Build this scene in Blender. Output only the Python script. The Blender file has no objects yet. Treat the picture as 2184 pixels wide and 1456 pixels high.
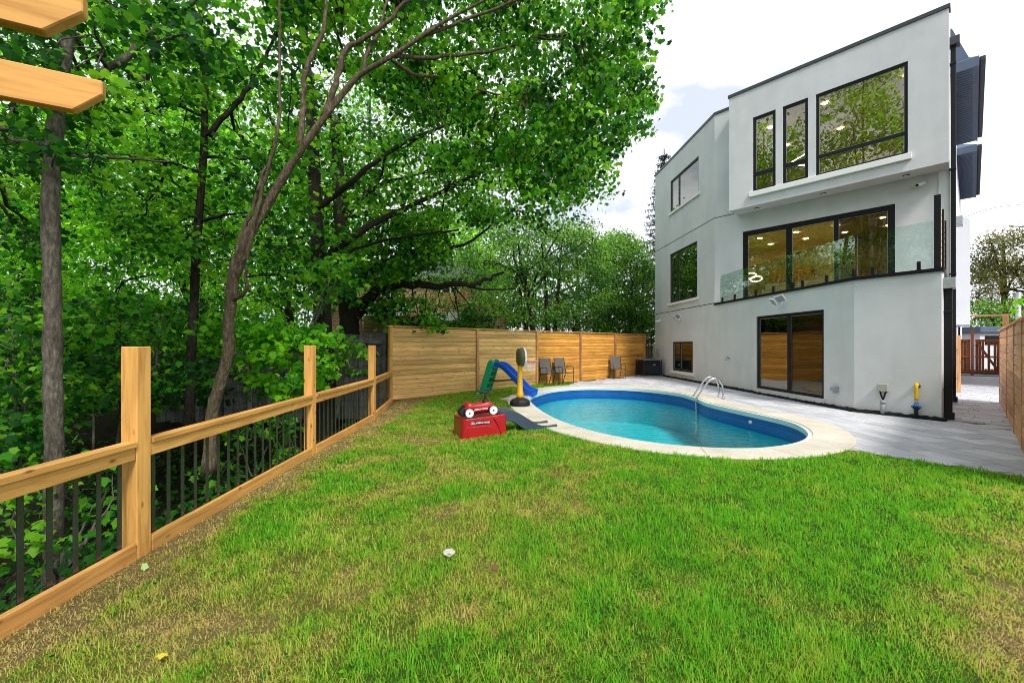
import bpy, bmesh, math, random
import numpy as np
from mathutils import Vector, Matrix

random.seed(7)
RNG = np.random.default_rng(11)
SC = bpy.context.scene
COL = SC.collection

# ---------------------------------------------------------------- camera, sky, sun, exposure
F = 890.0; CX = 1092.0; HY = 735.0; H = 1.55          # measured lens of the photograph (pixels) and eye height (m)
cam_d = bpy.data.cameras.new('camera'); cam = bpy.data.objects.new('camera', cam_d); COL.objects.link(cam)
cam.location = (0, 0, H); cam.rotation_euler = (math.pi/2, 0, 0)
cam_d.sensor_width = 36.0; cam_d.lens = 36.0*F/2184.0; cam_d.shift_y = (HY-728.0)/2184.0
cam_d.clip_start = 0.05; cam_d.clip_end = 5000
SC.camera = cam

SUN_DIR = Vector((0.26, -0.58, 0.775)).normalized()
world = bpy.data.worlds.new('World'); SC.world = world; world.use_nodes = True
wn = world.node_tree; wn.nodes.clear()
def N(nt, t, **kw):
    n = nt.nodes.new(t)
    for k, v in kw.items(): setattr(n, k, v)
    return n
wo = N(wn, 'ShaderNodeOutputWorld'); wb = N(wn, 'ShaderNodeBackground'); wb.inputs[1].default_value = 0.12
sky = N(wn, 'ShaderNodeTexSky'); sky.sky_type = 'NISHITA'; sky.sun_disc = False
sky.sun_elevation = math.asin(SUN_DIR.z); sky.sun_rotation = math.atan2(SUN_DIR.x, SUN_DIR.y)
sky.altitude = 100; sky.air_density = 1.0; sky.dust_density = 1.5
wt = N(wn, 'ShaderNodeTexCoord'); wm = N(wn, 'ShaderNodeMapping'); wm.inputs['Scale'].default_value = (1.0, 1.0, 2.2)
wz = N(wn, 'ShaderNodeTexNoise'); wz.inputs['Scale'].default_value = 2.6; wz.inputs['Detail'].default_value = 8; wz.inputs['Roughness'].default_value = 0.55
wr = N(wn, 'ShaderNodeValToRGB'); wr.color_ramp.elements[0].position = 0.36; wr.color_ramp.elements[1].position = 0.56
wr.color_ramp.elements[0].color = (0.70, 0.70, 0.70, 1); wr.color_ramp.elements[1].color = (1, 1, 1, 1)
wc = N(wn, 'ShaderNodeValToRGB'); wc.color_ramp.elements[0].position = 0.43; wc.color_ramp.elements[1].position = 0.60
wc.color_ramp.elements[0].color = (8.0, 8.15, 8.4, 1); wc.color_ramp.elements[1].color = (3.7, 4.05, 4.6, 1)
wmx = N(wn, 'ShaderNodeMixRGB')
wn.links.new(wt.outputs['Generated'], wm.inputs[0]); wn.links.new(wm.outputs[0], wz.inputs['Vector'])
wn.links.new(wz.outputs['Fac'], wr.inputs[0]); wn.links.new(wz.outputs['Fac'], wc.inputs[0])
wn.links.new(wr.outputs[0], wmx.inputs[0]); wn.links.new(sky.outputs[0], wmx.inputs[1]); wn.links.new(wc.outputs[0], wmx.inputs[2])
wn.links.new(wmx.outputs[0], wb.inputs[0]); wn.links.new(wb.outputs[0], wo.inputs[0])
sd = bpy.data.lights.new('sun', 'SUN'); sd.energy = 2.3; sd.angle = math.radians(12); sd.color = (1.0, 0.95, 0.88)
so = bpy.data.objects.new('sun', sd); COL.objects.link(so); so.rotation_euler = (-SUN_DIR).to_track_quat('-Z', 'Y').to_euler()
so.location = SUN_DIR*60
vs = SC.view_settings; vs.view_transform = 'Standard'; vs.look = 'None'; vs.gamma = 1.0; vs.exposure = 0.84; vs.use_curve_mapping = False
cy = SC.cycles; cy.use_denoising = True; cy.max_bounces = 8; cy.diffuse_bounces = 4; cy.glossy_bounces = 4; cy.transmission_bounces = 6
cy.transparent_max_bounces = 16; cy.caustics_reflective = False; cy.caustics_refractive = False; cy.sample_clamp_indirect = 6; cy.filter_width = 1.0

# ---------------------------------------------------------------- helpers
def P(px, py, Y): return Vector(((px-CX)/F*Y, Y, H+(HY-py)/F*Y))
def G(px, py, z=0.0):
    Y = (H-z)*F/(py-HY); return Vector(((px-CX)/F*Y, Y, z))

def mesh(name, V, Fc, smooth=False):
    m = bpy.data.meshes.new(name); m.from_pydata([tuple(v) for v in V], [], Fc); m.update()
    if smooth: m.polygons.foreach_set('use_smooth', [True]*len(m.polygons))
    return m
def tri_mesh(name, V, T, attrs=None, smooth=False):
    m = bpy.data.meshes.new(name); V = np.asarray(V, np.float32); T = np.asarray(T, np.int32)
    m.vertices.add(len(V)); m.vertices.foreach_set('co', V.ravel())
    m.loops.add(T.size); m.loops.foreach_set('vertex_index', T.ravel())
    m.polygons.add(len(T)); m.polygons.foreach_set('loop_start', np.arange(0, T.size, 3, dtype=np.int32))
    if smooth: m.polygons.foreach_set('use_smooth', np.ones(len(T), bool))
    m.update(calc_edges=True)
    for k, a in (attrs or {}).items():
        at = m.attributes.new(k, 'FLOAT', 'POINT'); at.data.foreach_set('value', np.asarray(a, np.float32))
    return m
def obj(name, me, mat=None, parent=None, kind=None):
    o = bpy.data.objects.new(name, me); COL.objects.link(o)
    if mat is not None and me is not None and hasattr(me, 'materials') and len(me.materials) == 0: me.materials.append(mat)
    if parent is not None:
        o.parent = parent
        o.matrix_parent_inverse = Matrix.Translation(parent.location).inverted()   # children keep world coordinates
    if kind: o['kind'] = kind
    return o
def kid(name, me, mat, parent):                       # child in the parent's own coordinates
    o = bpy.data.objects.new(name, me); COL.objects.link(o); o.parent = parent
    if mat is not None and len(me.materials) == 0: me.materials.append(mat)
    return o
def tag(o, label, cat, group=None):
    o['label'] = label; o['category'] = cat
    if group: o['group'] = group
    return o
def thing(name, label, cat, loc=(0, 0, 0), rz=0.0, group=None):
    o = bpy.data.objects.new(name, None); COL.objects.link(o); o.location = loc; o.rotation_euler = (0, 0, rz); o.empty_display_size = 0.2
    return tag(o, label, cat, group)

class MB:
    def __init__(s): s.V = []; s.F = []
    def add(s, V, Fc):
        b = len(s.V); s.V += [Vector(v) for v in V]; s.F += [tuple(i+b for i in f) for f in Fc]; return s
    def box(s, x0, x1, y0, y1, z0, z1):
        return s.add([(x0,y0,z0),(x1,y0,z0),(x1,y1,z0),(x0,y1,z0),(x0,y0,z1),(x1,y0,z1),(x1,y1,z1),(x0,y1,z1)],
                     [(0,3,2,1),(4,5,6,7),(0,1,5,4),(1,2,6,5),(2,3,7,6),(3,0,4,7)])
    def hexa(s, p):                                  # 8 points: bottom ring, top ring
        return s.add(p, [(0,3,2,1),(4,5,6,7),(0,1,5,4),(1,2,6,5),(2,3,7,6),(3,0,4,7)])
    def tube(s, pts, rad, n=8, caps=True, flat=1.0):
        pts = [Vector(p) for p in pts]
        if not hasattr(rad, '__len__'): rad = [rad]*len(pts)
        b = len(s.V); up = None
        for i, p in enumerate(pts):
            t = (pts[min(i+1, len(pts)-1)]-pts[max(i-1, 0)])
            t = t.normalized() if t.length > 1e-9 else Vector((0, 0, 1))
            if up is None: up = Vector((0, 0, 1)) if abs(t.z) < 0.9 else Vector((1, 0, 0))
            u = up - t*up.dot(t)
            u = u.normalized() if u.length > 1e-6 else t.orthogonal().normalized()
            up = u; v = t.cross(u)
            for k in range(n):
                a = 2*math.pi*k/n; s.V.append(p+(u*math.cos(a)+v*math.sin(a)*flat)*rad[i])
        for i in range(len(pts)-1):
            for k in range(n):
                k2 = (k+1) % n; s.F.append((b+i*n+k, b+i*n+k2, b+(i+1)*n+k2, b+(i+1)*n+k))
        if caps:
            s.F.append(tuple(b+k for k in range(n-1, -1, -1))); s.F.append(tuple(b+(len(pts)-1)*n+k for k in range(n)))
        return s
    def prism(s, poly, z0, z1):
        n = len(poly)
        V = [(p[0], p[1], z0) for p in poly]+[(p[0], p[1], z1) for p in poly]
        return s.add(V, [tuple(range(n-1, -1, -1)), tuple(range(n, 2*n))]+[(i, (i+1) % n, n+(i+1) % n, n+i) for i in range(n)])
    def prism_xz(s, poly, y0, y1):                   # outline in x,z extruded along y
        n = len(poly)
        V = [(p[0], y0, p[1]) for p in poly]+[(p[0], y1, p[1]) for p in poly]
        return s.add(V, [tuple(range(n)), tuple(range(2*n-1, n-1, -1))]+[(i, n+i, n+(i+1) % n, (i+1) % n) for i in range(n)])
    def lathe(s, prof, c=(0, 0, 0), n=16):
        b = len(s.V)
        for r, z in prof:
            for k in range(n):
                a = 2*math.pi*k/n; s.V.append(Vector((c[0]+r*math.cos(a), c[1]+r*math.sin(a), c[2]+z)))
        for i in range(len(prof)-1):
            for k in range(n):
                k2 = (k+1) % n; s.F.append((b+i*n+k, b+i*n+k2, b+(i+1)*n+k2, b+(i+1)*n+k))
        s.F.append(tuple(b+k for k in range(n-1, -1, -1))); s.F.append(tuple(b+(len(prof)-1)*n+k for k in range(n)))
        return s
    def mesh(s, name, smooth=False, bevel=0.0, seg=2):
        m = mesh(name, s.V, s.F, smooth)
        if bevel > 0:
            bm = bmesh.new(); bm.from_mesh(m)
            bmesh.ops.remove_doubles(bm, verts=bm.verts, dist=1e-5)
            bmesh.ops.recalc_face_normals(bm, faces=bm.faces)
            e = [x for x in bm.edges if len(x.link_faces) == 2 and x.calc_face_angle(0) > 0.6]
            bmesh.ops.bevel(bm, geom=e, offset=bevel, segments=seg, affect='EDGES', profile=0.5, clamp_overlap=True)
            bm.to_mesh(m); bm.free()
        return m
def smooth_path(pts, n):                              # Catmull-Rom through points (any dimension)
    pts = [np.array(p, float) for p in pts]; out = []
    q = [2*pts[0]-pts[1]]+pts+[2*pts[-1]-pts[-2]]
    for i in range(1, len(q)-2):
        for k in range(n):
            t = k/n; a, b, c, d = q[i-1], q[i], q[i+1], q[i+2]
            out.append(0.5*((2*b)+(c-a)*t+(2*a-5*b+4*c-d)*t*t+(3*b-a-3*c+d)*t**3))
    out.append(pts[-1]); return out
def closed_path(pts, n):
    pts = [np.array(p, float) for p in pts]; m = len(pts); out = []
    for i in range(m):
        a, b, c, d = pts[i-1], pts[i], pts[(i+1) % m], pts[(i+2) % m]
        for k in range(n):
            t = k/n; out.append(0.5*((2*b)+(c-a)*t+(2*a-5*b+4*c-d)*t*t+(3*b-a-3*c+d)*t**3))
    return np.array(out)
def inpoly(x, y, poly):
    x = np.asarray(x, float); y = np.asarray(y, float); r = np.zeros(x.shape, bool); n = len(poly)
    for i in range(n):
        x1, y1 = poly[i][:2]; x2, y2 = poly[(i+1) % n][:2]
        if y1 == y2: continue
        c = ((y1 > y) != (y2 > y)) & (x < (x2-x1)*(y-y1)/(y2-y1)+x1); r ^= c
    return r
_tab = RNG.random((256, 256))
def vnoise(x, y, s=1.0, o=0):
    x = np.asarray(x)*s+o*17.3; y = np.asarray(y)*s+o*9.1
    xi = np.floor(x).astype(int); yi = np.floor(y).astype(int); fx = x-xi; fy = y-yi
    fx = fx*fx*(3-2*fx); fy = fy*fy*(3-2*fy); g = lambda a, b: _tab[a % 256, b % 256]
    return (g(xi, yi)*(1-fx)+g(xi+1, yi)*fx)*(1-fy)+(g(xi, yi+1)*(1-fx)+g(xi+1, yi+1)*fx)*fy
def fbm(x, y, s=1.0, o=0): return (vnoise(x, y, s, o)*0.5+vnoise(x, y, s*2.1, o+3)*0.3+vnoise(x, y, s*4.7, o+7)*0.2)
def sstep(a, b, x):
    t = np.clip((np.asarray(x, float)-a)/(b-a), 0, 1); return t*t*(3-2*t)

# ---------------------------------------------------------------- materials
def base(name, rough=0.6, spec=0.4):
    m = bpy.data.materials.new(name); m.use_nodes = True; nt = m.node_tree
    b = nt.nodes['Principled BSDF']; b.inputs['Roughness'].default_value = rough; b.inputs['Specular IOR Level'].default_value = spec
    return m, nt, b
def ramp(nt, fac, cols):
    r = N(nt, 'ShaderNodeValToRGB'); e = r.color_ramp.elements
    while len(e) < len(cols): e.new(0.5)
    for i, (p, c) in enumerate(cols): e[i].position = p; e[i].color = (c[0], c[1], c[2], 1)
    nt.links.new(fac, r.inputs[0]); return r.outputs[0]
def coords(nt, scale=(1, 1, 1), kind='Object', rnd=False):
    t = N(nt, 'ShaderNodeTexCoord'); mp = N(nt, 'ShaderNodeMapping'); mp.inputs['Scale'].default_value = scale
    nt.links.new(t.outputs[kind], mp.inputs[0])
    if rnd:
        oi = N(nt, 'ShaderNodeObjectInfo'); ml = N(nt, 'ShaderNodeMath', operation='MULTIPLY'); ml.inputs[1].default_value = 37.0
        cb = N(nt, 'ShaderNodeCombineXYZ'); nt.links.new(oi.outputs['Random'], ml.inputs[0])
        for i in range(3): nt.links.new(ml.outputs[0], cb.inputs[i])
        nt.links.new(cb.outputs[0], mp.inputs['Location'])
    return mp.outputs[0]
def noise(nt, vec, scale, detail=4, rough=0.5, dist=0.0):
    n = N(nt, 'ShaderNodeTexNoise'); n.inputs['Scale'].default_value = scale; n.inputs['Detail'].default_value = detail
    n.inputs['Roughness'].default_value = rough; n.inputs['Distortion'].default_value = dist
    nt.links.new(vec, n.inputs['Vector']); return n.outputs['Fac']
def bump(nt, b, h, strength=0.3, dist=0.01):
    n = N(nt, 'ShaderNodeBump'); n.inputs['Strength'].default_value = strength; n.inputs['Distance'].default_value = dist
    nt.links.new(h, n.inputs['Height']); nt.links.new(n.outputs[0], b.inputs['Normal'])
def mixc(nt, fac, a, b, mode='MIX'):
    m = N(nt, 'ShaderNodeMixRGB', blend_type=mode)
    for i, v in ((0, fac), (1, a), (2, b)):
        if isinstance(v, (int, float)): m.inputs[i].default_value = v
        elif isinstance(v, tuple): m.inputs[i].default_value = (v[0], v[1], v[2], 1)
        else: nt.links.new(v, m.inputs[i])
    return m.outputs[0]
def hsv_rnd(nt, col, vlo, vhi, hlo=0.5, hhi=0.5):
    oi = N(nt, 'ShaderNodeObjectInfo'); mr = N(nt, 'ShaderNodeMapRange'); mr.inputs[3].default_value = vlo; mr.inputs[4].default_value = vhi
    nt.links.new(oi.outputs['Random'], mr.inputs[0]); h = N(nt, 'ShaderNodeHueSaturation'); nt.links.new(mr.outputs[0], h.inputs['Value'])
    if hlo != hhi:
        w = N(nt, 'ShaderNodeTexWhiteNoise', noise_dimensions='1D'); nt.links.new(oi.outputs['Random'], w.inputs['W'])
        m2 = N(nt, 'ShaderNodeMapRange'); m2.inputs[3].default_value = hlo; m2.inputs[4].default_value = hhi
        nt.links.new(w.outputs['Value'], m2.inputs[0]); nt.links.new(m2.outputs[0], h.inputs['Hue'])
    nt.links.new(col, h.inputs['Color']); return h.outputs[0]
def plain(name, col, rough=0.5, spec=0.4, metal=0.0, var=0.12, bstr=0.0, bscale=60):
    m, nt, b = base(name, rough, spec); b.inputs['Metallic'].default_value = metal
    f = noise(nt, coords(nt, rnd=True), 3.0, 5, 0.6)
    c = ramp(nt, f, [(0.3, tuple(x*(1-var) for x in col)), (0.7, tuple(min(1, x*(1+var)) for x in col))])
    nt.links.new(c, b.inputs['Base Color'])
    if bstr: bump(nt, b, noise(nt, coords(nt), bscale, 3), bstr, 0.004)
    return m
def wood(name, light, dark, knot, vlo=0.8, vhi=1.15, rough=0.65, knots=True, streak=0.0):
    m, nt, b = base(name, rough, 0.25)
    v = coords(nt, (1.1, 16, 16), rnd=True)
    f = noise(nt, v, 1.6, 6, 0.6, 0.8)
    c = ramp(nt, f, [(0.30, dark), (0.52, light), (0.75, tuple(min(1, x*1.12) for x in light))])
    f2 = noise(nt, coords(nt, (0.8, 3.0, 3.0), rnd=True), 1.3, 3)
    c = mixc(nt, 0.55, c, ramp(nt, f2, [(0.3, (0.55, 0.5, 0.45)), (0.6, (1, 1, 1))]), 'MULTIPLY')
    if knots:
        vo = N(nt, 'ShaderNodeTexVoronoi'); vo.inputs['Scale'].default_value = 1.0
        nt.links.new(coords(nt, (4.0, 9.0, 9.0), rnd=True), vo.inputs['Vector'])
        kf = ramp(nt, vo.outputs['Distance'], [(0.05, (1, 1, 1)), (0.16, (0, 0, 0))])
        c = mixc(nt, kf, c, knot)
    if streak:
        sf = noise(nt, coords(nt, (2, 2, 0.35)), 2.0, 5)
        c = mixc(nt, ramp(nt, sf, [(0.45, (0, 0, 0)), (0.7, (streak,)*3)]), c, tuple(x*0.35 for x in dark))
    c = hsv_rnd(nt, c, vlo, vhi, 0.496, 0.504)
    nt.links.new(c, b.inputs['Base Color']); bump(nt, b, f, 0.25, 0.004)
    return m
M = {}
M['cedar'] = wood('cedar', (0.70, 0.37, 0.105), (0.50, 0.225, 0.052), (0.20, 0.075, 0.02), 0.86, 1.1)
M['cedar_fence'] = wood('cedar_fence', (0.86, 0.54, 0.20), (0.66, 0.37, 0.115), (0.14, 0.06, 0.025), 0.66, 1.2)
M['cedar_orange'] = wood('cedar_orange', (0.84, 0.42, 0.085), (0.62, 0.27, 0.045), (0.14, 0.05, 0.014), 0.70, 1.15)
M['cedar_red'] = wood('cedar_red', (0.60, 0.33, 0.15), (0.40, 0.19, 0.08), (0.12, 0.05, 0.02), 0.8, 1.2)
M['gate_wood'] = wood('gate_wood', (0.24, 0.075, 0.03), (0.12, 0.035, 0.015), (0.04, 0.015, 0.01), 0.75, 1.2)
M['balcony_wood'] = wood('balcony_wood', (0.30, 0.19, 0.08), (0.18, 0.10, 0.04), (0.07, 0.03, 0.015), 0.7, 1.2)
M['grey_wood'] = wood('grey_wood', (0.19, 0.19, 0.185), (0.085, 0.085, 0.085), (0.03, 0.03, 0.03), 0.55, 1.25, 0.9, True, 0.8)
M['dark_wood'] = wood('dark_wood', (0.10, 0.075, 0.05), (0.04, 0.03, 0.02), (0.02, 0.015, 0.01), 0.7, 1.2, 0.9)

def stucco(name, c1, c2):
    m, nt, b = base(name, 0.92, 0.2)
    v = coords(nt); f = noise(nt, v, 0.9, 6, 0.6); g = noise(nt, coords(nt, (3, 3, 0.5)), 1.0, 5, 0.6)
    c = mixc(nt, 0.28, ramp(nt, f, [(0.3, c2), (0.65, c1)]), ramp(nt, g, [(0.35, c2), (0.6, c1)]))
    nt.links.new(c, b.inputs['Base Color']); bump(nt, b, noise(nt, v, 70, 6, 0.8), 0.6, 0.006)
    return m
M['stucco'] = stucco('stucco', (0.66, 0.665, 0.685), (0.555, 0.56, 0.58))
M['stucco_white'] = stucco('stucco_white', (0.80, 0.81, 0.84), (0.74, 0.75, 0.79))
M['sill'] = plain('sill_paint', (0.80, 0.80, 0.79), 0.7, 0.3, var=0.03)
M['black'] = plain('black_metal', (0.006, 0.006, 0.008), 0.5, 0.25, var=0.2)
M['black_matte'] = plain('black_matte', (0.012, 0.012, 0.013), 0.7, 0.3, var=0.3)
M['baluster'] = plain('baluster_paint', (0.020, 0.022, 0.026), 0.25, 1.0, var=0.4, bstr=0.3, bscale=25)
M['flashing'] = plain('flashing', (0.035, 0.038, 0.042), 0.45, 0.5)
M['siding'] = plain('siding_blue', (0.10, 0.135, 0.20), 0.55, 0.4)
M['steel'] = plain('stainless', (0.62, 0.63, 0.64), 0.16, 0.5, 1.0, 0.05)
M['zinc'] = plain('zinc', (0.45, 0.47, 0.48), 0.4, 0.5, 0.8, 0.1)
M['grey_plastic'] = plain('grey_plastic', (0.30, 0.32, 0.35), 0.5)
M['box_beige'] = plain('box_beige', (0.36, 0.36, 0.30), 0.5)
M['white_plastic'] = plain('white_plastic', (0.80, 0.80, 0.80), 0.4, var=0.04)
M['yellow'] = plain('yellow_plastic', (0.80, 0.42, 0.010), 0.38, 0.5, var=0.05)
M['pipe_yellow'] = plain('pipe_yellow', (0.62, 0.42, 0.01), 0.4)
M['valve_blue'] = plain('valve_blue', (0.015, 0.14, 0.45), 0.4)
M['red'] = plain('red_plastic', (0.36, 0.004, 0.010), 0.34, 0.55, var=0.05)
M['red_dark'] = plain('red_plastic_inner', (0.22, 0.004, 0.008), 0.5)
M['toy_green'] = plain('toy_green', (0.010, 0.36, 0.17), 0.4, var=0.06)
M['toy_green_pale'] = plain('toy_green_pale', (0.20, 0.50, 0.36), 0.5, var=0.06)
M['toy_blue'] = plain('toy_blue', (0.008, 0.12, 0.68), 0.35, 0.5, var=0.06)
M['toy_slate'] = plain('toy_slate', (0.040, 0.060, 0.090), 0.42, var=0.1)
M['toy_olive'] = plain('toy_olive', (0.10, 0.105, 0.05), 0.5)
M['pink'] = plain('pink_plastic', (0.72, 0.20, 0.24), 0.45, var=0.05)
M['tyre'] = plain('tyre_black', (0.010, 0.010, 0.012), 0.6)
M['sling'] = plain('sling_fabric', (0.13, 0.115, 0.10), 0.8, 0.2, bstr=0.2, bscale=200)
M['chair_metal'] = plain('chair_metal', (0.030, 0.026, 0.022), 0.45, 0.5)
M['ac_dark'] = plain('ac_dark', (0.020, 0.024, 0.030), 0.5)
M['ac_top'] = plain('ac_top', (0.22, 0.23, 0.24), 0.5)
M['net'] = plain('net_cord', (0.75, 0.75, 0.72), 0.8)
M['stone_white'] = plain('stone_white', (0.42, 0.39, 0.33), 0.9, 0.2, var=0.25, bstr=0.8, bscale=30)
M['membrane'] = plain('membrane', (0.012, 0.012, 0.013), 0.85, 0.2, var=0.5, bstr=1.0, bscale=40)
M['concrete'] = plain('slab_concrete', (0.45, 0.41, 0.35), 0.9, 0.2, var=0.12, bstr=0.4)
M['paint_warm'] = plain('paint_warm', (0.62, 0.50, 0.30), 0.8, 0.2, var=0.05)
M['ceiling'] = plain('ceiling_paint', (0.72, 0.62, 0.42), 0.8, 0.2, var=0.03)
M['oak_floor'] = plain('floor_oak', (0.25, 0.15, 0.07), 0.4)
M['cabinet'] = plain('cabinet_wood', (0.50, 0.24, 0.05), 0.5)
M['liner'] = plain('liner_blue', (0.006, 0.10, 0.36), 0.45, 0.4, var=0.15)
M['pool_floor'] = plain('pool_floor', (0.06, 0.58, 0.64), 0.6, 0.2, var=0.12)
M['pool_trim'] = plain('pool_trim', (0.66, 0.72, 0.74), 0.5, var=0.05)

def mk_coping():
    m, nt, b = base('coping_concrete', 0.9, 0.25)
    v = coords(nt); f = noise(nt, v, 1.4, 5, 0.6)
    c = ramp(nt, f, [(0.3, (0.52, 0.475, 0.395)), (0.65, (0.66, 0.615, 0.53))])
    vo = N(nt, 'ShaderNodeTexVoronoi'); vo.inputs['Scale'].default_value = 110; nt.links.new(v, vo.inputs['Vector'])
    c = mixc(nt, 0.5, c, ramp(nt, vo.outputs['Color'], [(0.2, (0.55, 0.52, 0.46)), (0.7, (1, 1, 1))]), 'MULTIPLY')
    c = hsv_rnd(nt, c, 0.95, 1.05); nt.links.new(c, b.inputs['Base Color']); bump(nt, b, vo.outputs['Distance'], 0.4, 0.003)
    return m
M['coping'] = mk_coping()
def mk_paver():
    m, nt, b = base('paver', 0.85, 0.3)
    v = coords(nt, rnd=True); f = noise(nt, v, 5, 6, 0.65); g = noise(nt, coords(nt, (1, 6, 1), rnd=True), 2.0, 4)
    c = mixc(nt, 0.5, ramp(nt, f, [(0.3, (0.38, 0.385, 0.42)), (0.7, (0.56, 0.56, 0.595))]), ramp(nt, g, [(0.3, (0.40, 0.405, 0.435)), (0.7, (0.60, 0.60, 0.63))]))
    c = hsv_rnd(nt, c, 0.80, 1.14); nt.links.new(c, b.inputs['Base Color']); bump(nt, b, f, 0.35, 0.006)
    return m
M['paver'] = mk_paver()
M['joint_sand'] = plain('joint_sand', (0.10, 0.10, 0.105), 0.95, 0.1, var=0.3)
def mk_brick():
    m, nt, b = base('brick', 0.9, 0.2)
    br = N(nt, 'ShaderNodeTexBrick'); br.inputs['Scale'].default_value = 1.0; br.inputs['Mortar Size'].default_value = 0.012
    br.inputs['Brick Width'].default_value = 0.22; br.inputs['Row Height'].default_value = 0.075
    br.inputs['Color1'].default_value = (0.30, 0.11, 0.055, 1); br.inputs['Color2'].default_value = (0.22, 0.075, 0.04, 1); br.inputs['Mortar'].default_value = (0.32, 0.28, 0.24, 1)
    t = N(nt, 'ShaderNodeTexCoord'); sp = N(nt, 'ShaderNodeSeparateXYZ'); cb = N(nt, 'ShaderNodeCombineXYZ'); ad = N(nt, 'ShaderNodeMath', operation='ADD')
    nt.links.new(t.outputs['Object'], sp.inputs[0]); nt.links.new(sp.outputs[0], ad.inputs[0]); nt.links.new(sp.outputs[1], ad.inputs[1])
    nt.links.new(ad.outputs[0], cb.inputs[0]); nt.links.new(sp.outputs[2], cb.inputs[1]); nt.links.new(cb.outputs[0], br.inputs['Vector'])
    nt.links.new(br.outputs['Color'], b.inputs['Base Color']); return m
M['brick'] = mk_brick()
def glass(name, tint, k=1.5, add=0.06, rough=0.0):
    m = bpy.data.materials.new(name); m.use_nodes = True; nt = m.node_tree; nt.nodes.clear()
    o = N(nt, 'ShaderNodeOutputMaterial'); tr = N(nt, 'ShaderNodeBsdfTransparent'); tr.inputs[0].default_value = (*tint, 1)
    gl = N(nt, 'ShaderNodeBsdfGlossy'); gl.inputs['Roughness'].default_value = rough; gl.inputs['Color'].default_value = (0.97, 0.97, 0.88, 1)
    fr = N(nt, 'ShaderNodeFresnel'); fr.inputs[0].default_value = 1.5
    ma = N(nt, 'ShaderNodeMath', operation='MULTIPLY_ADD', use_clamp=True); ma.inputs[1].default_value = k; ma.inputs[2].default_value = add
    mx = N(nt, 'ShaderNodeMixShader'); nt.links.new(fr.outputs[0], ma.inputs[0]); nt.links.new(ma.outputs[0], mx.inputs[0])
    nt.links.new(tr.outputs[0], mx.inputs[1]); nt.links.new(gl.outputs[0], mx.inputs[2]); nt.links.new(mx.outputs[0], o.inputs[0])
    wv = N(nt, 'ShaderNodeBump'); wv.inputs['Strength'].default_value = 0.05; wv.inputs['Distance'].default_value = 0.02
    nt.links.new(noise(nt, coords(nt), 1.2, 2), wv.inputs['Height']); nt.links.new(wv.outputs[0], gl.inputs['Normal'])
    return m
M['glass'] = glass('window_glass', (0.82, 0.80, 0.68), 1.8, 0.08)
M['screen_glass'] = glass('screened_glass', (0.38, 0.38, 0.36), 0.32, 0.02)
M['guard_glass'] = glass('guard_glass', (0.86, 0.94, 0.925), 0.40, 0.025)
def mk_water():
    m = glass('water', (0.56, 0.95, 0.96), 0.95, 0.0); nt = m.node_tree
    gl = [n for n in nt.nodes if n.type == 'BSDF_GLOSSY'][0]; gl.inputs['Color'].default_value = (0.93, 0.98, 1, 1)
    fr = [n for n in nt.nodes if n.type == 'FRESNEL'][0]; fr.inputs[0].default_value = 1.33
    bp = [n for n in nt.nodes if n.type == 'BUMP'][0]; bp.inputs['Strength'].default_value = 0.35; bp.inputs['Distance'].default_value = 0.06
    f = noise(nt, coords(nt, (1.0, 2.2, 1)), 3.0, 4, 0.55, 0.6); nt.links.new(f, bp.inputs['Height']); nt.links.new(bp.outputs[0], fr.inputs['Normal'])
    return m
M['water'] = mk_water()
def emis(name, col, s):
    m = bpy.data.materials.new(name); m.use_nodes = True; nt = m.node_tree; b = nt.nodes['Principled BSDF']
    b.inputs['Base Color'].default_value = (0.8, 0.8, 0.8, 1); b.inputs['Emission Color'].default_value = (*col, 1); b.inputs['Emission Strength'].default_value = s
    return m
M['pot_light'] = emis('pot_light', (1.0, 0.78, 0.38), 75)
M['pendant_light'] = emis('pendant_light', (1.0, 0.93, 0.75), 9)
def leafmat(name, dark, mid, light, trans=0.45, gloss=0.5):
    m = bpy.data.materials.new(name); m.use_nodes = True; nt = m.node_tree; b = nt.nodes['Principled BSDF']
    o = [n for n in nt.nodes if n.type == 'OUTPUT_MATERIAL'][0]
    at = N(nt, 'ShaderNodeAttribute', attribute_name='tint')
    c = ramp(nt, at.outputs['Fac'], [(0.05, dark), (0.5, mid), (0.95, light)])
    nt.links.new(c, b.inputs['Base Color']); b.inputs['Roughness'].default_value = gloss; b.inputs['Specular IOR Level'].default_value = 0.18
    tl = N(nt, 'ShaderNodeBsdfTranslucent'); hs = N(nt, 'ShaderNodeHueSaturation'); hs.inputs['Value'].default_value = 1.9; hs.inputs['Hue'].default_value = 0.485
    nt.links.new(c, hs.inputs['Color']); nt.links.new(hs.outputs[0], tl.inputs[0])
    mx = N(nt, 'ShaderNodeMixShader'); mx.inputs[0].default_value = trans
    nt.links.new(b.outputs[0], mx.inputs[1]); nt.links.new(tl.outputs[0], mx.inputs[2]); nt.links.new(mx.outputs[0], o.inputs[0])
    return m
M['leaf_maple'] = leafmat('leaf_maple', (0.008, 0.060, 0.008), (0.038, 0.22, 0.010), (0.17, 0.42, 0.020), 0.5)
M['leaf_dark'] = leafmat('leaf_dark', (0.007, 0.042, 0.005), (0.018, 0.11, 0.008), (0.05, 0.22, 0.012))
M['leaf_lit'] = leafmat('leaf_lit', (0.026, 0.16, 0.010), (0.085, 0.35, 0.014), (0.24, 0.54, 0.026), 0.6)  # lighter copy of the maple leaf; daylight on the woods is put into its colour
M['leaf_small'] = leafmat('leaf_small', (0.028, 0.10, 0.018), (0.075, 0.22, 0.030), (0.20, 0.42, 0.04), 0.5)
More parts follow.
